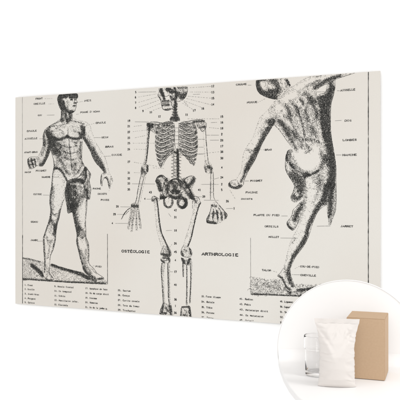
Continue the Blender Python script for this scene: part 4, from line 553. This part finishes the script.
class Ink:
    """collects flat ribbons of ink; u to the right and v down, in millimetres on the board"""
    def __init__(s): s.V = []; s.F = []; s.n = 0
    def quads(s, P0, P1, w0, w1):
        d = P1 - P0; L = np.maximum(np.hypot(d[:, 0], d[:, 1]), 1e-6)[:, None]; nrm = np.c_[-d[:, 1], d[:, 0]] / L
        k = len(P0); lay = rng.uniform(0.0004, 0.0009, k)
        q = np.stack([P0 + nrm * w0[:, None] / 2, P1 + nrm * w1[:, None] / 2, P1 - nrm * w1[:, None] / 2, P0 - nrm * w0[:, None] / 2], 1)
        v3 = np.empty((k, 4, 3)); v3[..., 0] = q[..., 0] / 1000; v3[..., 1] = -lay[:, None]; v3[..., 2] = TOP - q[..., 1] / 1000
        v3[..., 0] = np.clip(v3[..., 0], 0.001, BW - 0.001); v3[..., 2] = np.clip(v3[..., 2], 0.001, TOP - 0.001)
        s.V.append(v3.reshape(-1, 3)); s.F.append((np.arange(k * 4) + s.n).reshape(-1, 4)); s.n += k * 4
    def line(s, P, w, taper=0.35, wob=0.0, breaks=0.0):
        P = np.asarray(P, float)
        if len(P) < 2: return
        if wob: P = P + rng.normal(0, wob, P.shape)
        ok = (P[:, 1] > 0.8) & (P[:, 1] < 699.2) & (P[:, 0] > 1) & (P[:, 0] < 1216)
        t = np.linspace(0, 1, len(P)); ww = w * (1 - taper * np.abs(2 * t - 1) ** 3) * (1 + (rng.normal(0, 0.18, len(P)) if wob else 0))
        d = np.gradient(P, axis=0); L = np.maximum(np.hypot(d[:, 0], d[:, 1]), 1e-6)[:, None]; nrm = np.c_[-d[:, 1], d[:, 0]] / L
        lay = rng.uniform(0.0004, 0.0009)
        A = P + nrm * ww[:, None] / 2; B = P - nrm * ww[:, None] / 2
        v = np.empty((2 * len(P), 3)); v[0::2, 0] = A[:, 0] / 1000; v[1::2, 0] = B[:, 0] / 1000; v[:, 1] = -lay
        v[0::2, 2] = TOP - A[:, 1] / 1000; v[1::2, 2] = TOP - B[:, 1] / 1000
        keep = [i for i in range(len(P) - 1) if ok[i] and ok[i + 1] and not (breaks and rng.random() < breaks)]
        if not keep: return
        s.V.append(v); s.F.append(np.array([[2 * i, 2 * i + 2, 2 * i + 3, 2 * i + 1] for i in keep]) + s.n); s.n += len(v)
    def build(s, name, material, parent):
        V = np.concatenate(s.V); F = np.concatenate(s.F)
        me = bpy.data.meshes.new(name); me.from_pydata(V.tolist(), [], F.tolist()); me.update()
        return link(name, me, material, parent)

def smooth(P, step=2.0):
    P = np.asarray(P, float)
    if len(P) == 2:
        n = max(2, int(np.hypot(*(P[1] - P[0])) / step) + 1); return P[0] + (P[1] - P[0]) * np.linspace(0, 1, n)[:, None]
    Q = np.vstack([2 * P[0] - P[1], P, 2 * P[-1] - P[-2]]); out = []
    for i in range(1, len(Q) - 2):
        n = max(2, int(np.hypot(*(Q[i + 1] - Q[i])) / step)); t = np.linspace(0, 1, n, endpoint=False)[:, None]
        out.append(0.5 * (2 * Q[i] + (Q[i + 1] - Q[i - 1]) * t + (2 * Q[i - 1] - 5 * Q[i] + 4 * Q[i + 1] - Q[i + 2]) * t ** 2 + (3 * Q[i] - Q[i - 1] - 3 * Q[i + 1] + Q[i + 2]) * t ** 3))
    out.append(Q[-2][None]); return np.vstack(out)

def inside(P, poly):
    x, y = P[:, 0], P[:, 1]; c = np.zeros(len(P), bool); q = np.asarray(poly); j = len(q) - 1
    for i in range(len(q)):
        a, b_ = q[i], q[j]
        if a[1] != b_[1]:
            c ^= ((a[1] > y) != (b_[1] > y)) & (x < (b_[0] - a[0]) * (y - a[1]) / (b_[1] - a[1]) + a[0])
        j = i
    return c
def dist(P, line):
    d = np.full(len(P), 1e9); L = np.asarray(line, float)
    for a, b_ in zip(L, L[1:]):
        ab = b_ - a; t = np.clip(((P - a) @ ab) / max(ab @ ab, 1e-9), 0, 1); d = np.minimum(d, np.hypot(*(P - a - t[:, None] * ab).T))
    return d
def hatch(ink, poly, base, ang, bands, step=1.3, gain=1.0):
    poly = smooth(list(poly) + [poly[0]], 5.0); lo, hi = poly.min(0), poly.max(0)
    gx, gy = np.meshgrid(np.arange(lo[0], hi[0], step), np.arange(lo[1], hi[1], step)); P = np.c_[gx.ravel(), gy.ravel()]
    P = P + rng.uniform(-0.9 * step, 0.9 * step, P.shape); P = P[inside(P, poly)]
    if not len(P): return
    tone = np.full(len(P), base * 0.85)
    for line, r_, a in bands: tone += a * np.clip((1.25 - dist(P, smooth(line, 4)) / r_) / 0.95, 0, 1)
    tone = np.clip(tone * gain, 0, 1.35)
    # clumps of grain, as in an old wood engraving
    cl = np.sin(P[:, 0] * 0.9 + 2 * np.sin(P[:, 1] * 0.37)) * np.sin(P[:, 1] * 0.8 + 2 * np.sin(P[:, 0] * 0.31))
    for k in range(2):
        keep = rng.random(len(P)) < ((tone * 0.92 + 0.30 * cl * np.clip(tone * 2, 0, 1)) if k == 0 else (tone - 0.55) * 0.9)
        Q, T = P[keep], tone[keep]
        if not len(Q): continue
        th = np.radians(ang + (0 if k == 0 else 70)) + 0.45 * np.sin(Q[:, 0] * 0.05 + Q[:, 1] * 0.03) + rng.normal(0, 0.2, len(Q))
        Lh = rng.uniform(0.6, 1.9, len(Q)) * (0.8 + 0.3 * T)
        D = np.c_[np.cos(th), np.sin(th)] * Lh[:, None]; P0, P1 = Q - D, Q + D
        bad = ~inside(P0, poly); P0[bad] = Q[bad]; bad = ~inside(P1, poly); P1[bad] = Q[bad]
        g = np.hypot(*(P1 - P0).T) > 0.3; w = rng.uniform(0.34, 0.84, len(Q)) * (0.8 + 0.5 * np.clip(T, 0, 1))
        ink.quads(P0[g], P1[g], w[g], w[g] * rng.uniform(0.35, 1.0, g.sum()))

def draw(name, label, step=1.3, weight=1.0, gain=1.0):
    ink = Ink(); f = FIG[name]
    for p in f['polys']: hatch(ink, p['pts'], p['base'], p['ang'], p['bands'], step, gain)
    for w, l, dotted in f['lines']:
        Q = smooth(l, 1.6)
        if dotted:
            i = 0
            while i < len(Q) - 1:
                n = random.choice((1, 1, 2, 2, 3)); ink.line(Q[i:i + n + 1], w * 1.15, 0.5, 0.15); i += n + random.choice((1, 1, 2))
        else: ink.line(Q, w * 1.35 * weight, 0.5, 0.25, 0.05)
    return ink

# the standing man and the ground he stands on
man = draw('man', '', gain=0.88).build('figure_drawing', M['ink'], chart); man['label'] = 'engraved front view of a standing man with draped cloth'
gi = draw('man_ground', '')
gi.build('ground_drawing', M['ink'], chart)['label'] = 'hatched ground under the standing man'
back = draw('back', '', gain=0.95).build('figure_drawing', M['ink'], chart); back['label'] = 'engraved back view of a man with one arm raised'
gi = draw('back_ground', '')
GP = smooth(FIG['back_ground']['polys'][0]['pts'] + [FIG['back_ground']['polys'][0]['pts'][0]], 5)
lo, hi = GP.min(0), GP.max(0)
for k in range(210):                                   # curls of grass
    c = rng.uniform(lo, hi)
    if not inside(c[None], GP)[0]: continue
    a0 = rng.uniform(0, 6.28); rr = rng.uniform(1.5, 5); a = np.linspace(a0, a0 + rng.uniform(1.5, 4.5), 8)
    gi.line(np.c_[c[0] + rr * 1.5 * np.cos(a), c[1] + rr * np.sin(a)], 0.55, 0.4)
gi.build('ground_drawing', M['ink'], chart)['label'] = 'curly grass under the back view figure'
sk = draw('skeleton', '', 1.25, 1.2).build('skeleton_drawing', M['ink'], chart); sk['label'] = 'engraved front view of a skeleton'

# ------------------------------------------------------------------ lettering, a slab serif cut from strokes; grid 4 wide, capitals 6 high
GL = {
 'A': [[(0,0),(2,6),(4,0)],[(.8,2),(3.2,2)]], 'B': [[(0,0),(0,6),(2.6,6),(3.4,5.4),(3.4,3.8),(2.6,3.1),(0,3.1)],[(2.6,3.1),(3.8,2.5),(3.8,.7),(2.8,0),(0,0)]],
 'C': [[(3.8,4.6),(3.4,5.6),(2.2,6),(.9,5.5),(.1,4),(.1,2),(.9,.5),(2.2,0),(3.4,.5),(3.9,1.4)]], 'D': [[(0,0),(0,6),(2.2,6),(3.5,5.2),(4,3.6),(4,2.4),(3.5,.8),(2.2,0),(0,0)]],
 'E': [[(3.6,4.8),(3.6,6),(.3,6),(.3,0),(3.8,0),(3.8,1.3)],[(.3,3.1),(2.5,3.1)]], 'F': [[(3.6,4.8),(3.6,6),(.3,6),(.3,0)],[(.3,3.1),(2.5,3.1)]],
 'G': [[(3.8,4.6),(3.4,5.6),(2.2,6),(.9,5.5),(.1,4),(.1,2),(.9,.5),(2.2,0),(3.8,.6),(3.8,2.6),(2.4,2.6)]], 'H': [[(.2,0),(.2,6)],[(3.8,0),(3.8,6)],[(.2,3),(3.8,3)]],
 'I': [[(2,0),(2,6)],[(.9,0),(3.1,0)],[(.9,6),(3.1,6)]], 'J': [[(3,6),(3,1.3),(2.2,.1),(1,.1),(.2,1.2)]], 'K': [[(.2,0),(.2,6)],[(3.8,6),(.2,2.4)],[(1.4,3.6),(3.9,0)]],
 'L': [[(.3,6),(.3,0),(3.8,0),(3.8,1.4)]], 'M': [[(0,0),(.2,6),(2,1.6),(3.8,6),(4,0)]], 'N': [[(.2,0),(.2,6),(3.8,.2),(3.8,6)]],
 'O': [[(2,6),(.7,5.4),(0,3.8),(0,2.2),(.7,.6),(2,0),(3.3,.6),(4,2.2),(4,3.8),(3.3,5.4),(2,6)]], 'P': [[(.2,0),(.2,6),(2.8,6),(3.8,5.2),(3.8,3.8),(2.8,2.9),(.2,2.9)]],
 'Q': [[(2,6),(.7,5.4),(0,3.8),(0,2.2),(.7,.6),(2,0),(3.3,.6),(4,2.2),(4,3.8),(3.3,5.4),(2,6)],[(2.2,1.6),(4,-.5)]], 'R': [[(.2,0),(.2,6),(2.8,6),(3.7,5.2),(3.7,3.9),(2.8,3.1),(.2,3.1)],[(2.2,3.1),(4,0)]],
 'S': [[(3.6,4.6),(3.3,5.6),(2,6),(.7,5.5),(.4,4.4),(1,3.4),(3,2.7),(3.7,1.6),(3.3,.5),(2,0),(.7,.4),(.3,1.5)]], 'T': [[(.1,4.6),(.1,6),(3.9,6),(3.9,4.6)],[(2,6),(2,0)]],
 'U': [[(.2,6),(.2,1.6),(1,.3),(2,0),(3,.3),(3.8,1.6),(3.8,6)]], 'V': [[(0,6),(2,0),(4,6)]], 'X': [[(0,0),(4,6)],[(0,6),(4,0)]], 'Z': [[(.3,4.8),(.3,6),(3.7,6),(.2,0),(3.9,0),(3.9,1.3)]],
 '0': [[(2,6),(.8,5.2),(.5,3),(.8,.8),(2,0),(3.2,.8),(3.5,3),(3.2,5.2),(2,6)]], '1': [[(.8,4.8),(2,6),(2,0)],[(.8,0),(3.2,0)]], '2': [[(.5,4.4),(1,5.7),(2.2,6),(3.3,5.3),(3.3,4),(.4,0),(3.7,0)]],
 '3': [[(.5,5),(1.4,6),(3,5.6),(3.1,4),(1.7,3.2),(3.2,2.6),(3.5,1.2),(2.4,0),(1,.1),(.3,1)]], '4': [[(2.9,0),(2.9,6),(.2,1.8),(3.9,1.8)]], '5': [[(3.4,6),(.9,6),(.6,3.2),(2.2,3.7),(3.4,2.8),(3.4,1),(2.2,0),(.5,.6)]],
 '6': [[(3.2,5.4),(2.2,6),(1,5),(.5,3),(.6,1),(1.8,0),(3.1,.6),(3.4,2),(2.4,3.2),(.7,2.4)]], '7': [[(.4,4.8),(.4,6),(3.6,6),(1.4,0)]], '8': [[(2,3.2),(.8,4),(.8,5.3),(2,6),(3.2,5.3),(3.2,4),(2,3.2),(.5,2.2),(.5,.8),(2,0),(3.5,.8),(3.5,2.2),(2,3.2)]],
 '9': [[(.8,.6),(1.8,0),(3,1),(3.5,3),(3.4,5),(2.2,6),(.9,5.4),(.6,4),(1.6,2.8),(3.3,3.6)]], '-': [[(.6,2.8),(3.4,2.8)]], '.': [[(1.6,0),(2.3,0),(2.3,.7),(1.6,.7),(1.6,0)]], "'": [[(2,6),(1.7,4.4)]],
 'a': [[(.6,3.4),(2,4),(3.2,3.4),(3.2,.4),(4,0)],[(3.2,2.2),(1,2),(.5,1),(1.2,0),(3.2,.8)]], 'b': [[(.3,6),(.7,6),(.7,.1),(2.4,0),(3.6,1),(3.6,3),(2.4,4),(.7,3)]], 'c': [[(3.5,3),(2.2,4),(.8,3.2),(.4,2),(.9,.6),(2.2,0),(3.6,.8)]],
 'd': [[(2.8,6),(3.3,6),(3.3,0),(4,0)],[(3.3,1),(1.7,0),(.5,1),(.5,3),(1.7,4),(3.3,3)]], 'e': [[(.5,2.2),(3.6,2.2),(3.2,3.5),(2,4),(.8,3.3),(.4,2),(.9,.6),(2.2,0),(3.5,.7)]], 'f': [[(3.4,5.4),(2.6,6),(1.7,5.2),(1.7,0)],[(.6,4),(3,4)],[(.8,0),(2.8,0)]],
 'g': [[(3.3,4),(3.3,-1),(2.2,-2),(.8,-1.5)],[(3.3,3),(1.8,4),(.5,3),(.5,1.2),(1.8,.2),(3.3,1.2)]], 'h': [[(.3,6),(.8,6),(.8,0)],[(.8,3),(2.2,4),(3.3,3.2),(3.3,0)],[(.2,0),(1.5,0)],[(2.7,0),(4,0)]], 'i': [[(1.2,4),(2.1,4),(2.1,0)],[(1,0),(3.2,0)],[(2,5.4),(2,6)]],
 'j': [[(1.6,4),(2.6,4),(2.6,-1),(1.6,-2),(.7,-1.5)],[(2.5,5.4),(2.5,6)]], 'l': [[(1.2,6),(2.1,6),(2.1,0)],[(1,0),(3.2,0)]], 'm': [[(.2,4),(.6,4),(.6,0)],[(.6,3.2),(1.4,4),(2.2,3.2),(2.2,0)],[(2.2,3.2),(3,4),(3.8,3.2),(3.8,0)]],
 'n': [[(.3,4),(.8,4),(.8,0)],[(.8,3),(2.2,4),(3.3,3.2),(3.3,0)],[(.2,0),(1.5,0)],[(2.7,0),(4,0)]], 'o': [[(2,4),(.8,3.4),(.4,2),(.8,.6),(2,0),(3.2,.6),(3.6,2),(3.2,3.4),(2,4)]], 'p': [[(.3,4),(.8,4),(.8,-2)],[(.8,3),(2.2,4),(3.5,3),(3.5,1),(2.2,0),(.8,1)],[(.2,-2),(1.6,-2)]],
 'q': [[(3.3,4),(3.3,-2)],[(3.3,3),(1.8,4),(.5,3),(.5,1),(1.8,0),(3.3,1)]], 'r': [[(.6,4),(1.3,4),(1.3,0)],[(1.3,2.8),(2.4,4),(3.5,3.6)],[(.5,0),(2.5,0)]], 's': [[(3.3,3.2),(2,4),(.8,3.4),(.9,2.5),(3,1.6),(3.2,.6),(2,0),(.6,.7)]], 't': [[(1.7,5.6),(1.7,.8),(2.6,0),(3.5,.5)],[(.5,4),(3.3,4)]],
 'u': [[(.2,4),(.8,4),(.8,.8),(1.8,0),(3.2,.9)],[(2.6,4),(3.2,4),(3.2,0),(3.9,0)]], 'v': [[(.3,4),(2,0),(3.7,4)]], 'y': [[(.4,4),(2,.4)],[(3.7,4),(1.6,-1.4),(.5,-1.8)]], 'x': [[(.4,0),(3.6,4)],[(.4,4),(3.6,0)]], ' ': [],
}
ACC = {'É': ('E', [(1.6,6.8),(2.8,7.9)]), 'Â': ('A', [(1,6.8),(2,7.8),(3,6.8)])}
def write(ink, text, u, vc, cap, adv, weight):
    """TEXT from u rightwards, its capitals centred on height vc; cap height and letter advance in millimetres"""
    k = cap / 6; kx = adv / 5.2
    for i, ch in enumerate(text):
        base = ACC[ch][0] if ch in ACC else ch; lines = list(GL[base])
        for l in list(lines):
            if base.isupper():
                for e, f in ((l[0], l[1]), (l[-1], l[-2])):
                    if e[1] in (0, 6) and abs(f[1] - e[1]) > 2 and e != f: lines.append([(e[0] - .9, e[1]), (e[0] + .9, e[1])])
        if ch in ACC: lines.append(ACC[ch][1])
        ox, oy = rng.normal(0, 0.12), rng.normal(0, 0.12)
        for l in lines:
            P = np.array([(u + adv * i + x * kx + ox, vc + cap / 2 - y * k + oy) for x, y in l])
            Q = [P[0]]
            for a, b_ in zip(P, P[1:]): Q.append((a + b_) / 2); Q.append(b_)
            vert = abs(l[0][0] - l[-1][0]) < abs(l[0][1] - l[-1][1])
            ink.line(np.array(Q), weight * (1.0 if vert else 0.8) * rng.uniform(0.85, 1.15), 0.1)

def piece(name, material, label=None):
    ink = Ink()
    def done():
        if ink.n:
            o = ink.build(name, material, chart)
            if label: o['label'] = label
    return ink, done
for u, v, c, a, t in WORDS:
    if t in ('OSTÉOLOGIE', 'ARTHROLOGIE'):
        k, done = piece('heading', M['ink'], 'large spaced heading ' + t); write(k, t, u, v, c * 0.72, a, 2.3)
    else:
        k, done = piece('caption', M['ink'], 'small caption ' + t); write(k, t, u, v, c * 0.68, a * 0.95, 1.35)
    done()
for u, v, t in NUMBERS:
    k, done = piece('number', M['ink'], 'small figure number ' + t); write(k, t, u - 2.4 * len(t), v, 5.8, 4.8, 1.7); done()
for u, v, w, t in LEGEND:
    k, done = piece('legend_line', M['ink']); write(k, t, u, v, 4.6, min(w / len(t), 4.6), 1.3); done()
for l, dotted in LEADERS:
    k, done = piece('leader_line', M['grey_ink']); Q = smooth(l, 1.2)
    if dotted:
        i = 0
        while i < len(Q) - 1:
            n = random.choice((2, 3, 4, 5)); k.line(Q[i:i + n + 1], 0.8, 0.2); i += n + random.choice((2, 3, 4))
    else: k.line(Q, 0.85, 0.1, 0.0, 0.03)
    done()
for w, l, t in RULES:
    k, done = piece('border_rule', M['ink'] if t > 0.7 else M['grey_ink']); k.line(smooth(l, 6), w * 0.8, 0.0, 0.08); done()

# ------------------------------------------------------------------ the round white display stand in front of the chart
SX, SY, SZ, SR = 0.3298, 1.56, 1.1598, 0.1572           # centre and radius of its round back panel
TH = math.atan2(SX, SY); SHZ = 1.1330                   # turned to the camera; height of the shelf
stand = empty('round_display_stand', (SX, SY, 0), -TH, 'round white display stand with a thin grey rim, holding the glass, pouch and box', 'display stand')
def disc_bm(r_, y0, y1, z, n=160, bev=0.001):
    bm = lathe_bm([(0, 0), (r_ - bev, 0), (r_, bev), (r_, y1 - y0 - bev), (r_ - bev, y1 - y0), (0, y1 - y0)], n)
    for v in bm.verts: x, y, zz = v.co; v.co = (x, y0 + zz, z + y)
    return bm
from_bm('back_panel', disc_bm(SR, 0.0, 0.006, SZ), M['lacquer'], stand, True, 40)
bm = bmesh.new(); n = 192; rings = []                    # thin rim round the panel
for (rr, yy) in ((SR - 0.0002, -0.0012), (SR + 0.0012, -0.0012), (SR + 0.0012, 0.004), (SR - 0.0002, 0.004)):
    rings.append([bm.verts.new((rr * math.cos(6.2831853 * k / n), yy, SZ + rr * math.sin(6.2831853 * k / n))) for k in range(n)])
for a, c in zip(rings, rings[1:] + rings[:1]):
    for k in range(n): bm.faces.new((a[k], a[(k + 1) % n], c[(k + 1) % n], c[k]))
from_bm('rim', bm, M['band'], stand, True, 40)
# the half-round shelf sweeps up into the panel
SL = 0.406
TAB = [(0, .985), (.158, .924), (.357, .828), (.54, .716), (.70, .59), (.85, .43), (.94, .27), (.985, .13), (1, .02)]
def hw(f): return SR * float(np.interp(f / SL, [a for a, _ in TAB], [c for _, c in TAB]))
FR = 0.026; prof = []
for k in range(11):
    a = R(90 * k / 10); f = 0.0002 + FR * (1 - math.cos(a)); prof.append((f, FR * (1 - math.sin(a))))
prof += [(FR + (SL - FR) * (k / 40) ** 0.9, 0.0) for k in range(1, 41)]
bm = bmesh.new(); top, bot = [], []; NS = 48
for f, z in prof:
    zz = SHZ + z; lim = math.sqrt(max(SR ** 2 - (zz - SZ) ** 2, 0)) - 0.0015; h = min(hw(f), lim) if z > 0 else min(hw(f), lim)
    s_ = [-math.cos(math.pi * k / NS) for k in range(NS + 1)]
    top.append([bm.verts.new((h * t, -f, zz - 0.0012 * max(0, abs(t) - 0.985) / 0.015)) for t in s_]); bot.append([bm.verts.new((h * t, -f, SHZ - 0.012)) for t in s_])
for i in range(len(prof) - 1):
    for k in range(NS):
        bm.faces.new((top[i][k], top[i][k + 1], top[i + 1][k + 1], top[i + 1][k])); bm.faces.new((bot[i][k], bot[i + 1][k], bot[i + 1][k + 1], bot[i][k + 1]))
    bm.faces.new((top[i][0], top[i + 1][0], bot[i + 1][0], bot[i][0])); bm.faces.new((top[i][NS], bot[i][NS], bot[i + 1][NS], top[i + 1][NS]))
for k in range(NS):
    bm.faces.new((top[0][k], bot[0][k], bot[0][k + 1], top[0][k + 1])); bm.faces.new((top[-1][k], top[-1][k + 1], bot[-1][k + 1], bot[-1][k]))
from_bm('shelf', bm, M['lacquer'], stand, True, 50)
bm = lathe_bm([(0, 0.0), (0.19, 0.0), (0.19, 0.012), (0.186, 0.016), (0, 0.016)], 96); from_bm('base_plate', bm, M['lacquer'], stand, True, 40)
bm = box_bm(-0.02, 0.02, 0.0065, 0.03, 0.0165, SZ - 0.02, 0.003); from_bm('post', bm, M['lacquer'], stand)

# ------------------------------------------------------------------ the white pouch
ZS = SHZ + 0.0006
pouch = empty('sealed_pouch', (0.2672, 1.3665, ZS), -0.13, 'plain white sealed pouch with a flat top seal, standing in front of the tan box', 'pouch')
HP = 0.1312
def pw(t): return float(np.interp(t, [0, .06, .16, .35, .55, .75, .88, .94, 1], [.0372, .0355, .0342, .0335, .0336, .0362, .0402, .0425, .0436]))
def pt(t): return float(np.interp(t, [0, .04, .12, .28, .45, .65, .80, .90, .935], [.0080, .0125, .0165, .0190, .0185, .0140, .0085, .0032, .0011]))
NU, NV = 72, 110
bm = bmesh.new(); F_, B_ = [], []
def crease(s, t):
    d = 0.0
    for (s0, t0, an, ln, wd, amp) in CR:
        dx, dt = (s - s0) * 0.035, (t - t0) * HP; c_, q_ = math.cos(an), math.sin(an)
        al, ac = dx * c_ + dt * q_, -dx * q_ + dt * c_
        d += amp * math.exp(-(al / ln) ** 2 - (ac / wd) ** 2)
    return d
cr = random.Random(11)
CR = [(cr.choice((-1, 1)) * cr.uniform(.55, 1.0), cr.uniform(.08, .92), cr.uniform(-.5, .5), cr.uniform(.006, .014), cr.uniform(.0014, .003), cr.uniform(-.0012, .0010)) for _ in range(46)]
CR += [(cr.uniform(-.6, .6), cr.uniform(.78, .90), R(90) + cr.uniform(-.5, .5), cr.uniform(.008, .016), cr.uniform(.0022, .004), cr.uniform(-.0010, .0009)) for _ in range(16)]
CR += [(-.75, .78, R(-58), .022, .004, -.0018), (.72, .80, R(58), .02, .004, -.0016), (-.55, .62, R(-66), .03, .006, .0010), (.5, .6, R(62), .028, .006, .0010), (-.8, .12, R(50), .014, .003, -.0014), (.8, .12, R(-50), .014, .003, -.0014)]
ej = [cr.uniform(-1, 1) for _ in range(60)]
for j in range(NV + 1):
    t = j / NV * 0.935; w = pw(t); th = pt(t); rowf, rowb = [], []
    for i in range(NU + 1):
        s = -1 + 2 * i / NU
        e = ej[int(t * 40)] * (1 - (t * 40) % 1) + ej[int(t * 40) + 1] * ((t * 40) % 1)
        x = s * (w + (0.0009 * e if t > .05 else 0) * abs(s) ** 6)
        p = max(0.0, 1 - abs(s) ** 2.3) ** 0.72
        c = 1.6 * crease(s, t) * min(1, th / .008) * (1 if t > .03 else 0)
        rowf.append(bm.verts.new((x, -th * p - c * p ** .4 - 0.0003, t * HP)))
        rowb.append(rowf[-1] if i in (0, NU) else bm.verts.new((x, th * p * .8 + 0.0003, t * HP)))
    F_.append(rowf); B_.append(rowb)
for j in range(NV):
    for i in range(NU):
        bm.faces.new((F_[j][i], F_[j][i + 1], F_[j + 1][i + 1], F_[j + 1][i])); bm.faces.new((B_[j][i], B_[j + 1][i], B_[j + 1][i + 1], B_[j][i + 1]))
bm.faces.new(F_[0][::-1] + B_[0][1:-1])
from_bm('bag', bm, M['film'], pouch, True, 60)
bm = bmesh.new(); rows = []                              # crimped seal along the top
for j in range(9):
    t = 0.9330 + 0.0670 * j / 8; w = pw(t); off = 0.0012 + (0.00012 if j % 2 else 0)
    rows.append([bm.verts.new((w * (-1 + 2 * i / 40), -off + 0.0007 * math.sin(i * .5), t * HP)) for i in range(41)] + [bm.verts.new((w * (1 - 2 * i / 40), off + 0.0007 * math.sin((40 - i) * .5), t * HP)) for i in range(41)])
for a, c in zip(rows, rows[1:]):
    for i in range(82): bm.faces.new((a[i], a[(i + 1) % 82], c[(i + 1) % 82], c[i]))
bm.faces.new(rows[-1]); bm.faces.new(rows[0][::-1]); from_bm('top_seal', bm, M['film'], pouch)

# ------------------------------------------------------------------ the tan carton
PH = R(19.5); BWd, BDp, BHt = 0.0762, 0.085, 0.1232
carton = empty('carton', (0.3712, 1.4046, ZS), -PH, 'plain tan card box, tall and closed, standing right of the white pouch', 'box')
bm = box_bm(-BWd, 0, 0, BDp, 0.0004, BHt, 0.0007, 2); from_bm('box_body', bm, M['card'], carton, True, 40)
bm = box_bm(-BWd + 0.0008, -0.0008, 0.0006, BDp - 0.0012, BHt + 0.0001, BHt + 0.0006, 0.0002, 1); from_bm('lid_flap', bm, M['card'], carton)

# ------------------------------------------------------------------ the tumbler
glass = empty('glass_tumbler', (0.2417, 1.4546, ZS), 0, 'clear empty glass tumbler with a wide banded rim, half hidden behind the pouch', 'glass')
OUT = [(0, .0006), (.0205, .0006), (.0222, .0012), (.0228, .0026), (.0229, .010), (.0231, .030), (.0232, .0530), (.0238, .0541), (.0252, .0552), (.0258, .0568), (.0258, .0775), (.0256, .0806), (.0250, .0818)]
INN = [(.0241, .0818), (.0239, .0808), (.0239, .0780), (.0239, .0590), (.0236, .0560), (.0224, .0530), (.0221, .030), (.0219, .0115), (.0205, .0092), (.014, .0084), (0, .0082)]
bm = lathe_bm(OUT + INN, 96); from_bm('glass_body', bm, M['glass'], glass, True, 60)
